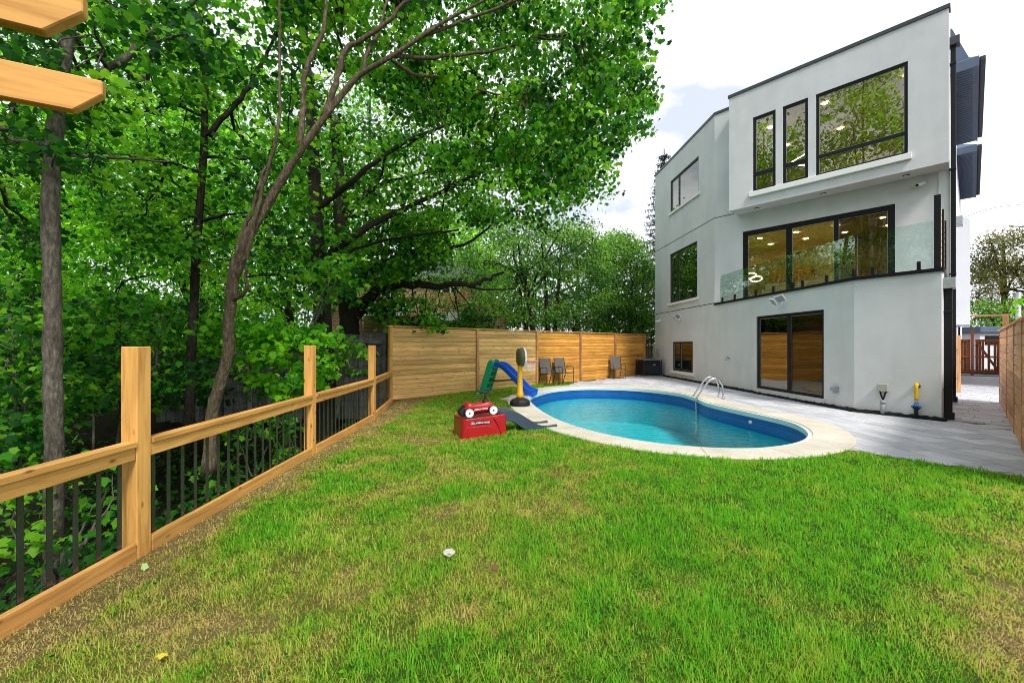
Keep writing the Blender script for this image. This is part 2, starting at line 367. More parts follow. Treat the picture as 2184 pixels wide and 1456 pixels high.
M['leaf_bronze'] = leafmat('leaf_bronze', (0.035, 0.045, 0.012), (0.10, 0.11, 0.024), (0.20, 0.20, 0.035), 0.4)
M['needle'] = leafmat('needle', (0.010, 0.022, 0.012), (0.018, 0.036, 0.018), (0.03, 0.055, 0.025), 0.1)
M['grass'] = leafmat('grass_blade', (0.56, 0.45, 0.17), (0.37, 0.46, 0.045), (0.12, 0.41, 0.018), 0.38, 0.5)
gr = [n for n in M['grass'].node_tree.nodes if n.type == 'VALTORGB'][0].color_ramp
def bark(name, c1, c2, sc=1.0):
    m, nt, b = base(name, 0.95, 0.15)
    f = noise(nt, coords(nt, (14*sc, 14*sc, 5*sc)), 2.2, 8, 0.72, 0.15); g = noise(nt, coords(nt), 1.7, 4)
    c = ramp(nt, f, [(0.34, tuple(x*0.45 for x in c2)), (0.5, c2), (0.66, c1)])
    c = mixc(nt, 0.7, c, ramp(nt, g, [(0.35, (0.5, 0.5, 0.48)), (0.62, (1, 1, 1))]), 'MULTIPLY')
    nt.links.new(c, b.inputs['Base Color']); bump(nt, b, f, 0.9, 0.03); return m
M['bark_grey'] = bark('bark_grey', (0.24, 0.22, 0.18), (0.13, 0.115, 0.09))
M['bark_pale'] = bark('bark_pale', (0.26, 0.215, 0.15), (0.13, 0.10, 0.065))
M['bark_dark'] = bark('bark_dark', (0.065, 0.055, 0.043), (0.03, 0.025, 0.019), 1.3)
def mk_soil():
    m, nt, b = base('soil', 0.95, 0.1); v = coords(nt)
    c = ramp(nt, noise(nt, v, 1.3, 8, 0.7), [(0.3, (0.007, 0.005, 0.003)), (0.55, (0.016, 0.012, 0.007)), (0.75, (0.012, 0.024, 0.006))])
    nt.links.new(c, b.inputs['Base Color']); bump(nt, b, noise(nt, v, 9, 6, 0.7), 0.8, 0.06); return m
M['soil'] = mk_soil()
def mk_lawn():
    m, nt, b = base('lawn_turf', 0.95, 0.1); at = N(nt, 'ShaderNodeAttribute', attribute_name='tint'); v = coords(nt)
    c1 = ramp(nt, at.outputs['Fac'], [(0.1, (0.21, 0.155, 0.068)), (0.5, (0.13, 0.135, 0.026)), (0.9, (0.045, 0.115, 0.010))])
    c = mixc(nt, 0.7, c1, ramp(nt, noise(nt, v, 45, 6, 0.75), [(0.35, (0.35, 0.35, 0.3)), (0.65, (1, 1, 1))]), 'MULTIPLY')
    nt.links.new(c, b.inputs['Base Color']); bump(nt, b, noise(nt, v, 60, 5, 0.7), 1.0, 0.02); return m
M['turf'] = mk_lawn()

# ---------------------------------------------------------------- plan measurements
PD = (7.43, 21.65); PA = (7.70, 15.86); PB = (7.98, 9.73); PC = (8.77, 8.52); PE = (11.83, 11.26)
class Fr:                                             # a vertical wall plane: s along it, o outwards, z up
    def __init__(s, o, d):
        s.o = Vector((o[0], o[1])); s.d = Vector((d[0], d[1])).normalized(); s.n = Vector((s.d.y, -s.d.x))
    def pt(s, a, o, z):
        q = s.o+s.d*a+s.n*o; return Vector((q.x, q.y, z))
    def at(s, px, py, off=0.0):
        r = Vector(((px-CX)/F, 1.0)); o = s.o+s.n*off
        k = s.n.dot(o)/s.n.dot(r); q = r*k
        return (q-o).dot(s.d), H+(HY-py)/F*k
    def box(s, mb, a0, a1, o0, o1, z0, z1):
        return mb.hexa([s.pt(a0,o1,z0), s.pt(a1,o1,z0), s.pt(a1,o0,z0), s.pt(a0,o0,z0), s.pt(a0,o1,z1), s.pt(a1,o1,z1), s.pt(a1,o0,z1), s.pt(a0,o0,z1)])
    def angle(s): return math.atan2(s.d.y, s.d.x)
def sub(a, b): return (b[0]-a[0], b[1]-a[1])
def dist(a, b): return math.hypot(b[0]-a[0], b[1]-a[1])
FL = Fr(PD, sub(PD, PA)); FT = Fr(PA, sub(PA, PB)); FC = Fr(PB, sub(PB, PC)); FW = Fr(PA, (0.6713, -0.7411)); FS = Fr(PC, (0.7411, 0.6713))
LL, LT, LC, LW = dist(PD, PA), dist(PA, PB), dist(PB, PC), dist(PA, PE)
LCE = (Vector(PE)-Vector(PC)).dot(FS.d)
ZT = 3.05; ZB = 6.285; ZR = 10.27; BOXO = 0.72
F0 = (-3.54, 11.94); F1 = (6.94, 21.90)               # cedar fence behind the pool

# pool outline, measured at coping level
pool_px = [(1128,853),(1140,842),(1180,831),(1250,826),(1350,828.5),(1440,838),(1483,849),(1505,859),(1550,870),(1620,885),(1690,902),(1724,922),(1715,940),(1660,953),(1580,957.5),(1480,954),(1390,945),(1300,929),(1230,911),(1180,892),(1148,873)]
pool_pts = [tuple(G(a, b)[:2]) for a, b in pool_px]
pool = closed_path(pool_pts, 8); NP = len(pool)
ar = 0.5*np.sum(pool[:, 0]*np.roll(pool[:, 1], -1)-np.roll(pool[:, 0], -1)*pool[:, 1])
if ar < 0: pool = pool[::-1].copy()
for _ in range(3): pool = (np.roll(pool, 1, 0)+2*pool+np.roll(pool, -1, 0))/4
tang = np.roll(pool, -2, 0)-np.roll(pool, 2, 0); tang /= np.linalg.norm(tang, axis=1)[:, None]
pnorm = np.stack([tang[:, 1], -tang[:, 0]], 1)        # outward (counter-clockwise outline)
for _ in range(4):
    pnorm = (np.roll(pnorm, 1, 0)+2*pnorm+np.roll(pnorm, -1, 0)); pnorm /= np.linalg.norm(pnorm, axis=1)[:, None]
def pool_off(d): return pool+pnorm*d
pool_out = pool_off(0.62)

lawn_poly = [(-2.93, -1.5), (-2.97, 3.0), (-3.09, 9.2), (-3.54, 11.9), (2.55, 17.5), (2.4, 16.6), (1.6, 15.2), (1.25, 14.4), (3.0, 11.0), (4.6, 6.6), (4.97, 6.02), (5.4, 5.47), (5.94, 4.86), (6.6, 4.25), (7.8, 3.3), (7.8, -1.5)]
def lawn_z(x, y):
    x = np.asarray(x, float); y = np.asarray(y, float)
    return 0.012-0.11*(1-sstep(-3.0, 1.2, x))*(1-sstep(9.5, 15.0, y))-0.05*(1-sstep(2.5, 5.0, y))*sstep(-1, 1.5, x)*(1-sstep(3.6, 5.2, x))+0.02*(fbm(x, y, 0.9, 2)-0.5)
def lawn_dry(x, y):                                   # 0 straw ... 1 lush
    g = 0.82+0.7*(fbm(x, y, 0.8, 1)-0.5)+1.15*(fbm(x, y, 2.6, 5)-0.5)
    g += 0.33*sstep(0.2, 2.2, x)*sstep(2.1, 3.2, y)-0.16*(1-sstep(-1.2, 0.8, x))
    g -= 0.80*(1-sstep(-2.85, -2.45, x+.25*(fbm(x, y, 1.1, 41)-.5)))                                     # dead strip along the railing
    g -= 0.75*sstep(1.9, 2.9, x)*(1-sstep(2.5, 3.7, y-0.35*(x-2.5)))          # worn corner lower right
    g -= 0.35*np.exp(-(((x+0.25)/0.5)**2+((y-5.0)/0.35)**2))+0.3*np.exp(-(((x+1.7)/0.6)**2+((y-2.3)/0.5)**2))+0.3*np.exp(-(((x-0.5)/0.4)**2+((y-4.0)/0.3)**2))
    g -= 0.28*np.exp(-(((x+1.9)/0.7)**2+((y-7.4)/0.8)**2))
    return np.clip(g, 0, 1)

# ---------------------------------------------------------------- ground, lawn, water
gx = np.concatenate([[-1500, -500, -160, -80], np.arange(-40, 50.1, 0.5), [80, 160, 500, 1500]])
gy = np.concatenate([[-1500, -500, -160, -60], np.arange(-20, 60.1, 0.5), [80, 160, 500, 1500]])
XX, YY = np.meshgrid(gx, gy, indexing='ij')
ZZ = np.full(XX.shape, -0.28)
edge = np.where(YY < 11.9, -3.15, -3.4)
rav = sstep(-0.1, 1.7, edge-XX)*sstep(40, 24, YY)*sstep(13.6, 11.5, YY)
ZZ -= rav*(0.95+0.5*fbm(XX, YY, 0.35, 4))+0.0
ZZ += np.where(XX < -3.4, 0.35*(fbm(XX, YY, 0.6, 8)-0.5), 0)
for d in (0.3, 0.9): ZZ[inpoly(XX, YY, pool_off(d))] = -2.6
nx, ny = XX.shape; idx = np.arange(nx*ny).reshape(nx, ny)
q = np.stack([idx[:-1, :-1], idx[1:, :-1], idx[1:, 1:], idx[:-1, 1:]], -1).reshape(-1, 4)
T = np.concatenate([q[:, [0, 1, 2]], q[:, [0, 2, 3]]])
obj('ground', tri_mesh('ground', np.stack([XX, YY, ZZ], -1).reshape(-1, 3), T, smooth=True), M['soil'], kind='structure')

st = 0.08
lx = np.arange(-3.5, 7.9, st); ly = np.arange(-1.5, 17.6, st)
XX, YY = np.meshgrid(lx, ly, indexing='ij'); ZZ = lawn_z(XX, YY)
cxm = XX[:-1, :-1]+st/2; cym = YY[:-1, :-1]+st/2
ok = inpoly(cxm, cym, lawn_poly) & ~inpoly(cxm, cym, pool_off(0.3))
nx, ny = XX.shape; idx = np.arange(nx*ny).reshape(nx, ny)
q = np.stack([idx[:-1, :-1], idx[1:, :-1], idx[1:, 1:], idx[:-1, 1:]], -1)[ok]
used = np.unique(q); rm = -np.ones(nx*ny, int); rm[used] = np.arange(len(used)); q = rm[q]
V = np.stack([XX, YY, ZZ], -1).reshape(-1, 3)[used]
obj('lawn', tri_mesh('lawn', V, np.concatenate([q[:, [0, 1, 2]], q[:, [0, 2, 3]]]), {'tint': lawn_dry(V[:, 0], V[:, 1])}, True), M['turf'], kind='structure')

WZ = -0.33
wp = pool_off(0.01)
obj('water', MB().add([(a, b, WZ) for a, b in wp], [tuple(range(NP))]).mesh('water'), M['water'], kind='structure')

# ---------------------------------------------------------------- swimming pool
sp = thing('swimming_pool', 'kidney shaped in-ground pool with blue liner and beige concrete coping beside the white house', 'swimming pool', (3.0, 10.0, 0))
def ring(d0, z0, d1, z1, name, mat, par, sm=True):
    a = pool_off(d0); b = pool_off(d1)
    V = [(x, y, z0) for x, y in a]+[(x, y, z1) for x, y in b]
    return obj(name, mesh(name, V, [(i, (i+1) % NP, NP+(i+1) % NP, NP+i) for i in range(NP)], sm), mat, par)
ring(0.0, -0.40, 0.0, -0.05, 'wall_liner', M['liner'], sp); ring(0.0, -1.25, 0.0, -0.40, 'lower_wall', M['pool_floor'], sp)
ring(-0.006, -0.24, -0.006, -0.215, 'liner_seam', M['valve_blue'], sp)
bt = pool_off(0.02)
obj('pool_floor', MB().add([(a, b, -1.22) for a, b in bt], [tuple(range(NP))]).mesh('pool_floor'), M['pool_floor'], sp)
tr = MB(); A_, B_ = pool_off(-0.015), pool_off(0.05)
for prof in [((A_, -0.085), (A_, 0.012)), ((A_, 0.012), (B_, 0.012))]:
    (a, z0), (b, z1) = prof; v0 = len(tr.V)
    tr.V += [Vector((x, y, z0)) for x, y in a]+[Vector((x, y, z1)) for x, y in b]
    tr.F += [(v0+i, v0+(i+1) % NP, v0+NP+(i+1) % NP, v0+NP+i) for i in range(NP)]
obj('trim_lip', tr.mesh('trim_lip', True), M['pool_trim'], sp)
NS = 14; per = NP/NS
for k in range(NS):
    i0 = k*per; i1 = (k+1)*per; n = 12; ts = np.linspace(i0+0.05, i1-0.05, n+1)
    def smp(arr, t):
        i = np.floor(t).astype(int); f = (t-i)[:, None]; return arr[i % NP]*(1-f)+arr[(i+1) % NP]*f
    a = smp(pool_off(0.045), ts); b = smp(pool_out, ts); V = []; dz = RNG.uniform(-0.003, 0.003)
    prof = [(0.0, -0.09), (0.0, 0.014), (0.014, 0.030), (0.97, 0.034), (1.0, 0.02), (1.0, -0.10)]
    for fr_, z in prof: V += [(*(a[j]*(1-fr_)+b[j]*fr_), z+dz) for j in range(n+1)]
    m_ = n+1; Fc = [(r*m_+j, (r+1)*m_+j, (r+1)*m_+j+1, r*m_+j+1) for r in range(5) for j in range(n)]
    Fc += [tuple(r*m_ for r in range(6)), tuple(r*m_+n for r in range(5, -1, -1))]
    obj('coping_stone', mesh('coping_stone', V, Fc), M['coping'], sp)
# return-jet fitting in the far wall
for k_ in (int(NP*.30), int(NP*.44), int(NP*.58)):
    c = pool[k_]-pnorm[k_]*.004; d_ = -pnorm[k_]
    obj('return_jet', MB().tube([(c[0]+pnorm[k_][0]*.02, c[1]+pnorm[k_][1]*.02, -.20), (c[0]+d_[0]*.025, c[1]+d_[1]*.025, -.20)], .04, 12).mesh('return_jet', True), M['white_plastic'], sp)
# ladder
ld = thing('pool_ladder', 'stainless steel grab rail ladder at the edge of the pool', 'pool ladder', (5.6, 12.1, 0))
for dx, dy in ((0.0, 0.0), (0.22, 0.52)):
    a = Vector((5.24+dx*0.6, 11.86+dy, 0)); b = Vector((6.02+dx*0.6, 11.90+dy, 0))
    pts = [a+Vector((0.0, 0, -1.05)), a+Vector((0.0, 0, -0.3)), a+Vector((0.0, 0, -0.02)), a.lerp(b, 0.16)+Vector((0, 0, 0.2)), a.lerp(b, 0.45)+Vector((0, 0, 0.50)), a.lerp(b, 0.62)+Vector((0, 0, 0.585)), a.lerp(b, 0.80)+Vector((0, 0, 0.575)), a.lerp(b, 0.95)+Vector((0, 0, 0.44)), b+Vector((0, 0, 0.26)), b+Vector((0, 0, 0.02))]
    obj('rail', MB().tube(smooth_path(pts, 5), 0.024, 10).mesh('rail', True), M['steel'], ld)
    obj('flange', MB().lathe([(0.055, 0.028), (0.055, 0.045), (0.03, 0.055)], (b.x, b.y, 0), 14).mesh('flange', True), M['steel'], ld)
for z in (-0.42, -0.72): obj('step', MB().hexa([Vector((5.20, 11.86, z)), Vector((5.30, 11.86, z)), Vector((5.43, 12.38, z)), Vector((5.33, 12.38, z)), Vector((5.20, 11.86, z+.03)), Vector((5.30, 11.86, z+.03)), Vector((5.43, 12.38, z+.03)), Vector((5.33, 12.38, z+.03))]).mesh('step'), M['white_plastic'], ld)

# ---------------------------------------------------------------- paving
big = [(0.6, 14.4), (2.6, 17.45), (6.9, 21.95), (8.2, 22.3), (24.6, 23.2), (25.8, 21.4), (16.0, 13.0), (9.4, 5.6), (9.4, 2.0), (6.0, 2.0), (3.6, 6.0)]
pst = .15; bx_, by_ = np.arange(.4, 26.2, pst), np.arange(1.8, 23.4, pst); XX, YY = np.meshgrid(bx_, by_, indexing='ij')
cxm = XX[:-1, :-1]+pst/2; cym = YY[:-1, :-1]+pst/2; ok = inpoly(cxm, cym, big) & ~inpoly(cxm, cym, pool_off(0.28))
nx, ny = XX.shape; idx = np.arange(nx*ny).reshape(nx, ny); q = np.stack([idx[:-1, :-1], idx[1:, :-1], idx[1:, 1:], idx[:-1, 1:]], -1)[ok]
used = np.unique(q); rm = -np.ones(nx*ny, int); rm[used] = np.arange(len(used)); q = rm[q]; V = np.stack([XX, YY, np.full(XX.shape, -.03)], -1).reshape(-1, 3)[used]
pv = obj('paving', tri_mesh('paving', V, np.concatenate([q[:, [0, 1, 2]], q[:, [0, 2, 3]]])), M['joint_sand'], kind='structure')
house_poly = [PD, PA, PB, PC, (27.5, 25.5), (16, 31)]
pave_poly = [(1.35, 15.0), (2.65, 17.35), (6.9, 21.75), (8.5, 21.9), (8.9, 8.6), (9.3, 7.9), (8.9, 6.0), (8.9, 2.6), (5.6, 2.6), (3.8, 6.6), (4.6, 8.6)]
PMESH = {}; PAV = []
def paver(cx_, cy_, l, w, rz, z): PAV.append((cx_, cy_, l, w, rz, z))
def lay_pavers():
    vis = []; hid = []
    for p in PAV:
        x_, y_ = p[:2]; u_ = abs(x_/max(y_, .1)) < 1.26 and y_ > 3 and x_/y_ < 1.21
        behind = inpoly([x_], [y_], house_poly)[0] or inpoly([x_], [y_], pool_off(.5))[0]
        (vis if u_ and not behind else hid).append(p)
    vis.sort(key=lambda p: p[0]**2+p[1]**2); hid += vis[300:]
    for cx_, cy_, l, w, rz, z in vis[:300]:
        key = (round(l, 3), round(w, 3))
        if key not in PMESH: PMESH[key] = MB().box(-l/2, l/2, -w/2, w/2, -0.05, 0).mesh('paver', bevel=0.005, seg=1)
        o = kid('paver', PMESH[key], M['paver'], pv); o.location = (cx_, cy_, z); o.rotation_euler = (RNG.normal(0, 0.002), RNG.normal(0, 0.002), rz)
    mb = MB()
    for cx_, cy_, l, w, rz, z in hid:
        c, s_ = math.cos(rz), math.sin(rz); q4 = [(cx_+a*l/2*c-b*w/2*s_, cy_+a*l/2*s_+b*w/2*c) for a, b in ((-1, -1), (1, -1), (1, 1), (-1, 1))]; mb.prism(q4, z-.03, z)
    o = kid('outer_pavers', mb.mesh('outer_pavers'), M['paver'], pv); o['kind'] = 'stuff'
inner_keep = pool_off(0.22)
wdt = [0.30, 0.22, 0.30, 0.38]; x = 1.0; col = 0; nv = 0
rest = MB()
while x < 9.6:
    w = wdt[col % 4]; y = 2.2+RNG.uniform(0, 0.5)
    while y < 22:
        l = float(RNG.choice([0.42, 0.60, 0.60, 0.80])); cx_, cy_ = x+w/2, y+l/2
        cs = [(x, y), (x+w, y), (x+w, y+l), (x, y+l), (cx_, cy_)]
        if (inpoly([cx_], [cy_], pave_poly)[0] and not inpoly([c[0] for c in cs], [c[1] for c in cs], inner_keep).any()
                and inpoly([c[0] for c in cs], [c[1] for c in cs], house_poly).sum() < 4 and not inpoly([cx_], [cy_], [(p[0], p[1]) for p in lawn_poly[9:]]+[(3, 2)])[0]
                and inpoly([c[0] for c in cs], [c[1] for c in cs], pool_off(0.5)).sum() < 5):
            o = paver(cx_, cy_, l-0.007, w-0.007, math.pi/2, RNG.uniform(-0.003, 0.003)); nv += 1
        y += l
    x += w; col += 1
# passage beside the house: rows square to the wall
s = 0.25; row = 0
while s < 18.6:
    w = [0.30, 0.22, 0.30, 0.38][row % 4]; o_ = -0.05+RNG.uniform(-0.3, 0)
    while o_ < 1.75:
        l = float(RNG.choice([0.42, 0.60])); c = FS.pt(s+w/2, o_+l/2, 0)
        if s > 1.2 or not inpoly([c.x], [c.y], pave_poly)[0]:
            paver(c.x, c.y, l-0.007, w-0.007, FS.angle()-math.pi/2, -0.004+RNG.uniform(-0.003, 0.003)); nv += 1
        o_ += l
    s += w; row += 1
lay_pavers()

# ---------------------------------------------------------------- house
hs = thing('modern_house', 'white stucco three storey house with black window frames and terrace', 'house', (9.5, 14.0, 0))
def wall(name, fr, L, z0, z1, holes=(), th=0.2, s0=0.0, o=0.0, mat='stucco', par=hs):
    us = sorted({s0, L, *[h[0] for h in holes], *[h[1] for h in holes]}); zs = sorted({z0, z1, *[h[2] for h in holes], *[h[3] for h in holes]})
    solid = lambda i, j: 0 <= i < len(us)-1 and 0 <= j < len(zs)-1 and not any(h[0] <= (us[i]+us[i+1])/2 <= h[1] and h[2] <= (zs[j]+zs[j+1])/2 <= h[3] for h in holes)
    ids = {}; V = []; Fc = []
    def v(i, j, b):
        if (i, j, b) not in ids: ids[(i, j, b)] = len(V); V.append(fr.pt(us[i], o-(th if b else 0), zs[j]))
        return ids[(i, j, b)]
    for i in range(len(us)-1):
        for j in range(len(zs)-1):
            if not solid(i, j): continue
            Fc.append((v(i,j,0), v(i+1,j,0), v(i+1,j+1,0), v(i,j+1,0))); Fc.append((v(i,j,1), v(i,j+1,1), v(i+1,j+1,1), v(i+1,j,1)))
            if not solid(i-1, j): Fc.append((v(i,j,0), v(i,j+1,0), v(i,j+1,1), v(i,j,1)))
            if not solid(i+1, j): Fc.append((v(i+1,j,0), v(i+1,j,1), v(i+1,j+1,1), v(i+1,j+1,0)))
            if not solid(i, j-1): Fc.append((v(i,j,0), v(i,j,1), v(i+1,j,1), v(i+1,j,0)))
            if not solid(i, j+1): Fc.append((v(i,j+1,0), v(i+1,j+1,0), v(i+1,j+1,1), v(i,j+1,1)))
    return obj(name, mesh(name, V, Fc), M[mat], par)
def rect_px(fr, corners, off=0.0):
    q = [fr.at(a, b, off) for a, b in corners]           # TL, TR, BL, BR
    return [(q[0][0]+q[2][0])/2, (q[1][0]+q[3][0])/2, (q[2][1]+q[3][1])/2, (q[0][1]+q[1][1])/2]
def window(fr, R, off=0.0, fw=0.07, vbars=(), hbars=(), sill=None, name='window', gl='glass', panes=None, gls=None):
    """R = s0,s1,z0,z1 of the opening; vbars (s, width), hbars (z, width)"""
    s0, s1, z0, z1 = R; mb = MB(); a, b = off-0.11, off-0.03
    fr.box(mb, s0+.002, s0+fw, a, b, z0+.002, z1-.002); fr.box(mb, s1-fw, s1-.002, a, b, z0+.002, z1-.002)
    fr.box(mb, s0+fw, s1-fw, a, b-.003, z0+.002, z0+fw); fr.box(mb, s0+fw, s1-fw, a, b-.003, z1-fw, z1-.002)
    w = obj(name, mb.mesh(name), M['black'], hs)
    for s_, wd in vbars: obj('mullion', fr.box(MB(), s_-wd/2, s_+wd/2, a+.004, b-.004, z0+fw, z1-fw).mesh('mullion'), M['black'], w)
    ss = [s0+fw]+[x for s_, wd in vbars for x in (s_-wd/2, s_+wd/2)]+[s1-fw]
    zz = [z0+fw]+[x for z_, wd in hbars for x in (z_-wd/2, z_+wd/2)]+[z1-fw]
    for z_, wd in hbars:
        for k in range(0, len(ss), 2): obj('transom', fr.box(MB(), ss[k]+.001, ss[k+1]-.001, a+.006, b-.006, z_-wd/2, z_+wd/2).mesh('transom'), M['black'], w)
    c = 0
    for k in range(0, len(ss), 2):
        for j in range(0, len(zz), 2):
            g = gls[c] if gls else gl; c += 1
            p = obj('pane', fr.box(MB(), ss[k]-.004, ss[k+1]+.004, off-.075, off-.067, zz[j]-.004, zz[j+1]+.004).mesh('pane'), M[g], w)
            e = 0.012; bd = MB()                        # thin pale glazing bead
            for q in ((ss[k], ss[k]+e, zz[j], zz[j+1]), (ss[k+1]-e, ss[k+1], zz[j], zz[j+1]), (ss[k]+e, ss[k+1]-e, zz[j], zz[j]+e), (ss[k]+e, ss[k+1]-e, zz[j+1]-e, zz[j+1])):
                fr.box(bd, q[0], q[1], off-.066, off-.058, q[2], q[3])
            obj('glazing_bead', bd.mesh('glazing_bead'), M['zinc'], w)
    if sill:
        a0, a1, h = sill; obj('sill', fr.box(MB(), a0, a1, off-.03, off+.07, z0-h, z0-.004).mesh('sill', bevel=0.006, seg=1), M['sill'], w)
    return w
# left wall (three storeys)
wUL = rect_px(FL, [(1430.5, 384.6), (1490, 335), (1429.5, 454), (1490, 412.5)])
wML = rect_px(FL, [(1428, 543), (1487, 513.5), (1429.5, 646.6), (1487, 633.7)])
wBL = rect_px(FL, [(1434, 729), (1477.6, 728), (1435, 789.6), (1477.6, 795)])
wall('wall', FL, LL, -0.1, ZR, [wUL, wML, wBL])
window(FL, wUL, vbars=[(wUL[0]+(wUL[1]-wUL[0])*0.30, 0.06)], sill=(wUL[0]-.12, wUL[1]+.12, .11))
window(FL, wML, vbars=[(wML[0]+(wML[1]-wML[0])*0.30, 0.06)], hbars=[], sill=(wML[0]-.14, wML[1]+.12, .11))
window(FL, wBL, vbars=[(wBL[0]+(wBL[1]-wBL[0])*0.38, 0.06)], sill=(wBL[0]-.12, wBL[1]+.12, .13))
# lower storey under the terrace
wLD = rect_px(FT, [(1613, 674.7), (1758, 660), (1613, 826.4), (1756, 851.5)])
wall('wall', FT, LT, -0.1, ZT, [wLD])
md = (wLD[0]+wLD[1])/2
window(FT, wLD, fw=0.085, vbars=[(md+.05, 0.11)], name='patio_door', gls=['glass', 'screen_glass'])
wall('wall', FC, LC, -0.1, ZT)
wall('wall', FS, LCE, -0.1, ZT, s0=0.06, mat='stucco_white')
wall('wall', FS, 24.0, -0.1, 9.75, s0=LCE, mat='stucco_white')
# terrace level wall and its sliding door
wTD = rect_px(FW, [(1584, 494), (1909, 435), (1584, 640), (1909, 610)]); wTD[2] = ZT+0.03
wall('wall', FW, LW, ZT-0.12, ZB, [wTD], s0=0.0)
wall('wall', FW, 0.80, ZB, ZR)
sA = FW.at(1682, 500)[0]; sB = FW.at(1783, 480)[0]
window(FW, wTD, fw=0.16, vbars=[(sA, 0.17), (sB, 0.12)], name='terrace_door', gls=['glass', 'glass', 'screen_glass'])
# projecting upper box
S0, S1 = 0.785, 6.17
w1 = rect_px(FW, [(1606.6, 251), (1655.1, 233.5), (1604.5, 409), (1653.4, 397.4)], BOXO)
w2 = rect_px(FW, [(1670.5, 227), (1724.5, 208), (1668, 393.8), (1722.4, 380.8)], BOXO)
w3 = rect_px(FW, [(1741, 202), (1938.3, 128.3), (1739, 376), (1934.5, 329.3)], BOXO)
zb = (w1[2]+w2[2]+w3[2])/3; zt = (w1[3]+w2[3]+w3[3])/3
for w_ in (w1, w2, w3): w_[2] = zb; w_[3] = zt
wall('wall', FW, S1, ZB, ZR, [w1, w2, w3], s0=S0, o=BOXO)
obj('soffit', FW.box(MB(), S0+.004, S1-.004, -0.2, BOXO-0.2, ZB+.004, ZB+0.2).mesh('soffit'), M['stucco'], hs)
obj('box_cheek', FW.box(MB(), S0+.002, S0+0.2, -0.1, BOXO-0.2, ZB+0.2, ZR-.004).mesh('box_cheek'), M['stucco'], hs)
obj('box_cheek', FW.box(MB(), S1-0.2, S1-.002, -0.3, BOXO-0.2, ZB+0.2, ZR-.004).mesh('box_cheek'), M['stucco_white'], hs)
zh = zb+0.30*(zt-zb)
window(FW, w1, BOXO, 0.085, hbars=[(zb+0.235*(zt-zb), 0.14)])
window(FW, w2, BOXO, 0.085, hbars=[(zb+0.235*(zt-zb), 0.14)])
window(FW, w3, BOXO, 0.075, hbars=[(zb+0.235*(zt-zb), 0.10)])
obj('long_sill', FW.box(MB(), w1[0]-.10, w3[1]+.08, BOXO-.03, BOXO+.08, zb-.17, zb-.004).mesh('long_sill', bevel=0.006, seg=1), M['sill'], hs)
for px_, py_ in ((1613, 441), (1755, 409), (1932, 372)):
    s_, z_ = FW.at(px_, py_, BOXO*0.55); c = FW.pt(s_, BOXO*0.48, ZB)
    r_ = obj('soffit_light', MB().lathe([(0.03, 0.01), (0.075, 0.003), (0.08, -0.006), (0.055, -0.012)], tuple(c), 16).mesh('soffit_light', True), M['black'], hs)
    obj('lens', MB().lathe([(0.05, -0.005), (0.05, -0.014)], tuple(c), 14).mesh('lens'), M['white_plastic'], r_)
# parapet flashing
obj('parapet_cap', FW.box(MB(), S0-.03, S1+.03, BOXO-.28, BOXO+.03, ZR, ZR+.10).mesh('parapet_cap'), M['flashing'], hs)
obj('parapet_cap', FL.box(MB(), -.03, LL, -.25, .03, ZR-.006, ZR+.085).mesh('parapet_cap'), M['flashing'], hs)
obj('parapet_cap', FW.box(MB(), -.01, S0-.035, -.25, .03, ZR-.004, ZR+.088).mesh('parapet_cap'), M['flashing'], hs)
# reveal joints
for z_ in (6.36, 3.13): obj('reveal_joint', FL.box(MB(), .002, LL, -.01, .004, z_-.012, z_+.012).mesh('reveal_joint'), M['black_matte'], hs)
obj('reveal_joint', FW.box(MB(), .0, S0+.05, -.01, .004, 6.348, 6.372).mesh('reveal_joint'), M['black_matte'], hs)
# slabs, roof, inner walls
def slab(name, poly, z0, z1, mat): return obj(name, MB().prism(poly, z0, z1).mesh(name), M[mat], hs)
inner = [(7.66, 21.5), (7.92, 15.95), (8.20, 9.85), (8.80, 8.80), (26.8, 25.2), (16, 30.5)]
upper = [(7.66, 21.5), (7.95, 15.95), (11.75, 11.52), (26.8, 25.2), (16, 30.5)]
slab('terrace_deck', [(7.76, 15.7), (8.02, 9.80), (8.76, 8.62), (11.70, 11.25)], ZT-0.20, ZT-0.03, 'concrete')
slab('floor_slab', inner, -0.02, 0.06, 'concrete')
slab('ceiling', inner, 2.62, 2.70, 'ceiling'); slab('floor_slab', upper, 2.75, ZT, 'oak_floor')
slab('ceiling', upper, 5.85, 5.93, 'ceiling'); slab('floor_slab', upper, 6.0, 6.32, 'oak_floor')
bx = [FW.pt(S0+.2, BOXO-.2, 0)[:2], FW.pt(S1-.2, BOXO-.2, 0)[:2]]
slab('ceiling', [(7.66, 21.5), (7.95, 15.95), FW.pt(S0+.2, -.15, 0)[:2], bx[0], bx[1], (26.8, 25.2), (16, 30.5)], 9.55, 9.62, 'ceiling')
slab('roof_slab', [(7.5, 21.6), (7.86, 15.95), FW.pt(S0+.21, -.16, 0)[:2], FW.pt(S0+.21, BOXO-.21, 0)[:2], FW.pt(S1-.21, BOXO-.21, 0)[:2], (26.9, 25.3), (16, 30.7)], 9.66, 9.74, 'flashing')
FI = Fr(FW.pt(-4.5, -5.5, 0)[:2], FW.d)
for z0, z1 in ((0.06, 2.62), (ZT, 5.85), (6.32, 9.55)): obj('partition', FI.box(MB(), 0.2, 10.3, -.12, 0, z0, z1).mesh('partition'), M['paint_warm'], hs)
obj('back_wall', Fr((16, 30.6), (-8.5, -9.0)).box(MB(), 0, 12.4, -.2, 0, -0.1, 9.75).mesh('back_wall'), M['stucco'], hs)
obj('back_wall', Fr((27.0, 25.35), (-11, 5.25)).box(MB(), 0, 12.2, -.2, 0, -0.1, 9.75).mesh('back_wall'), M['stucco'], hs)
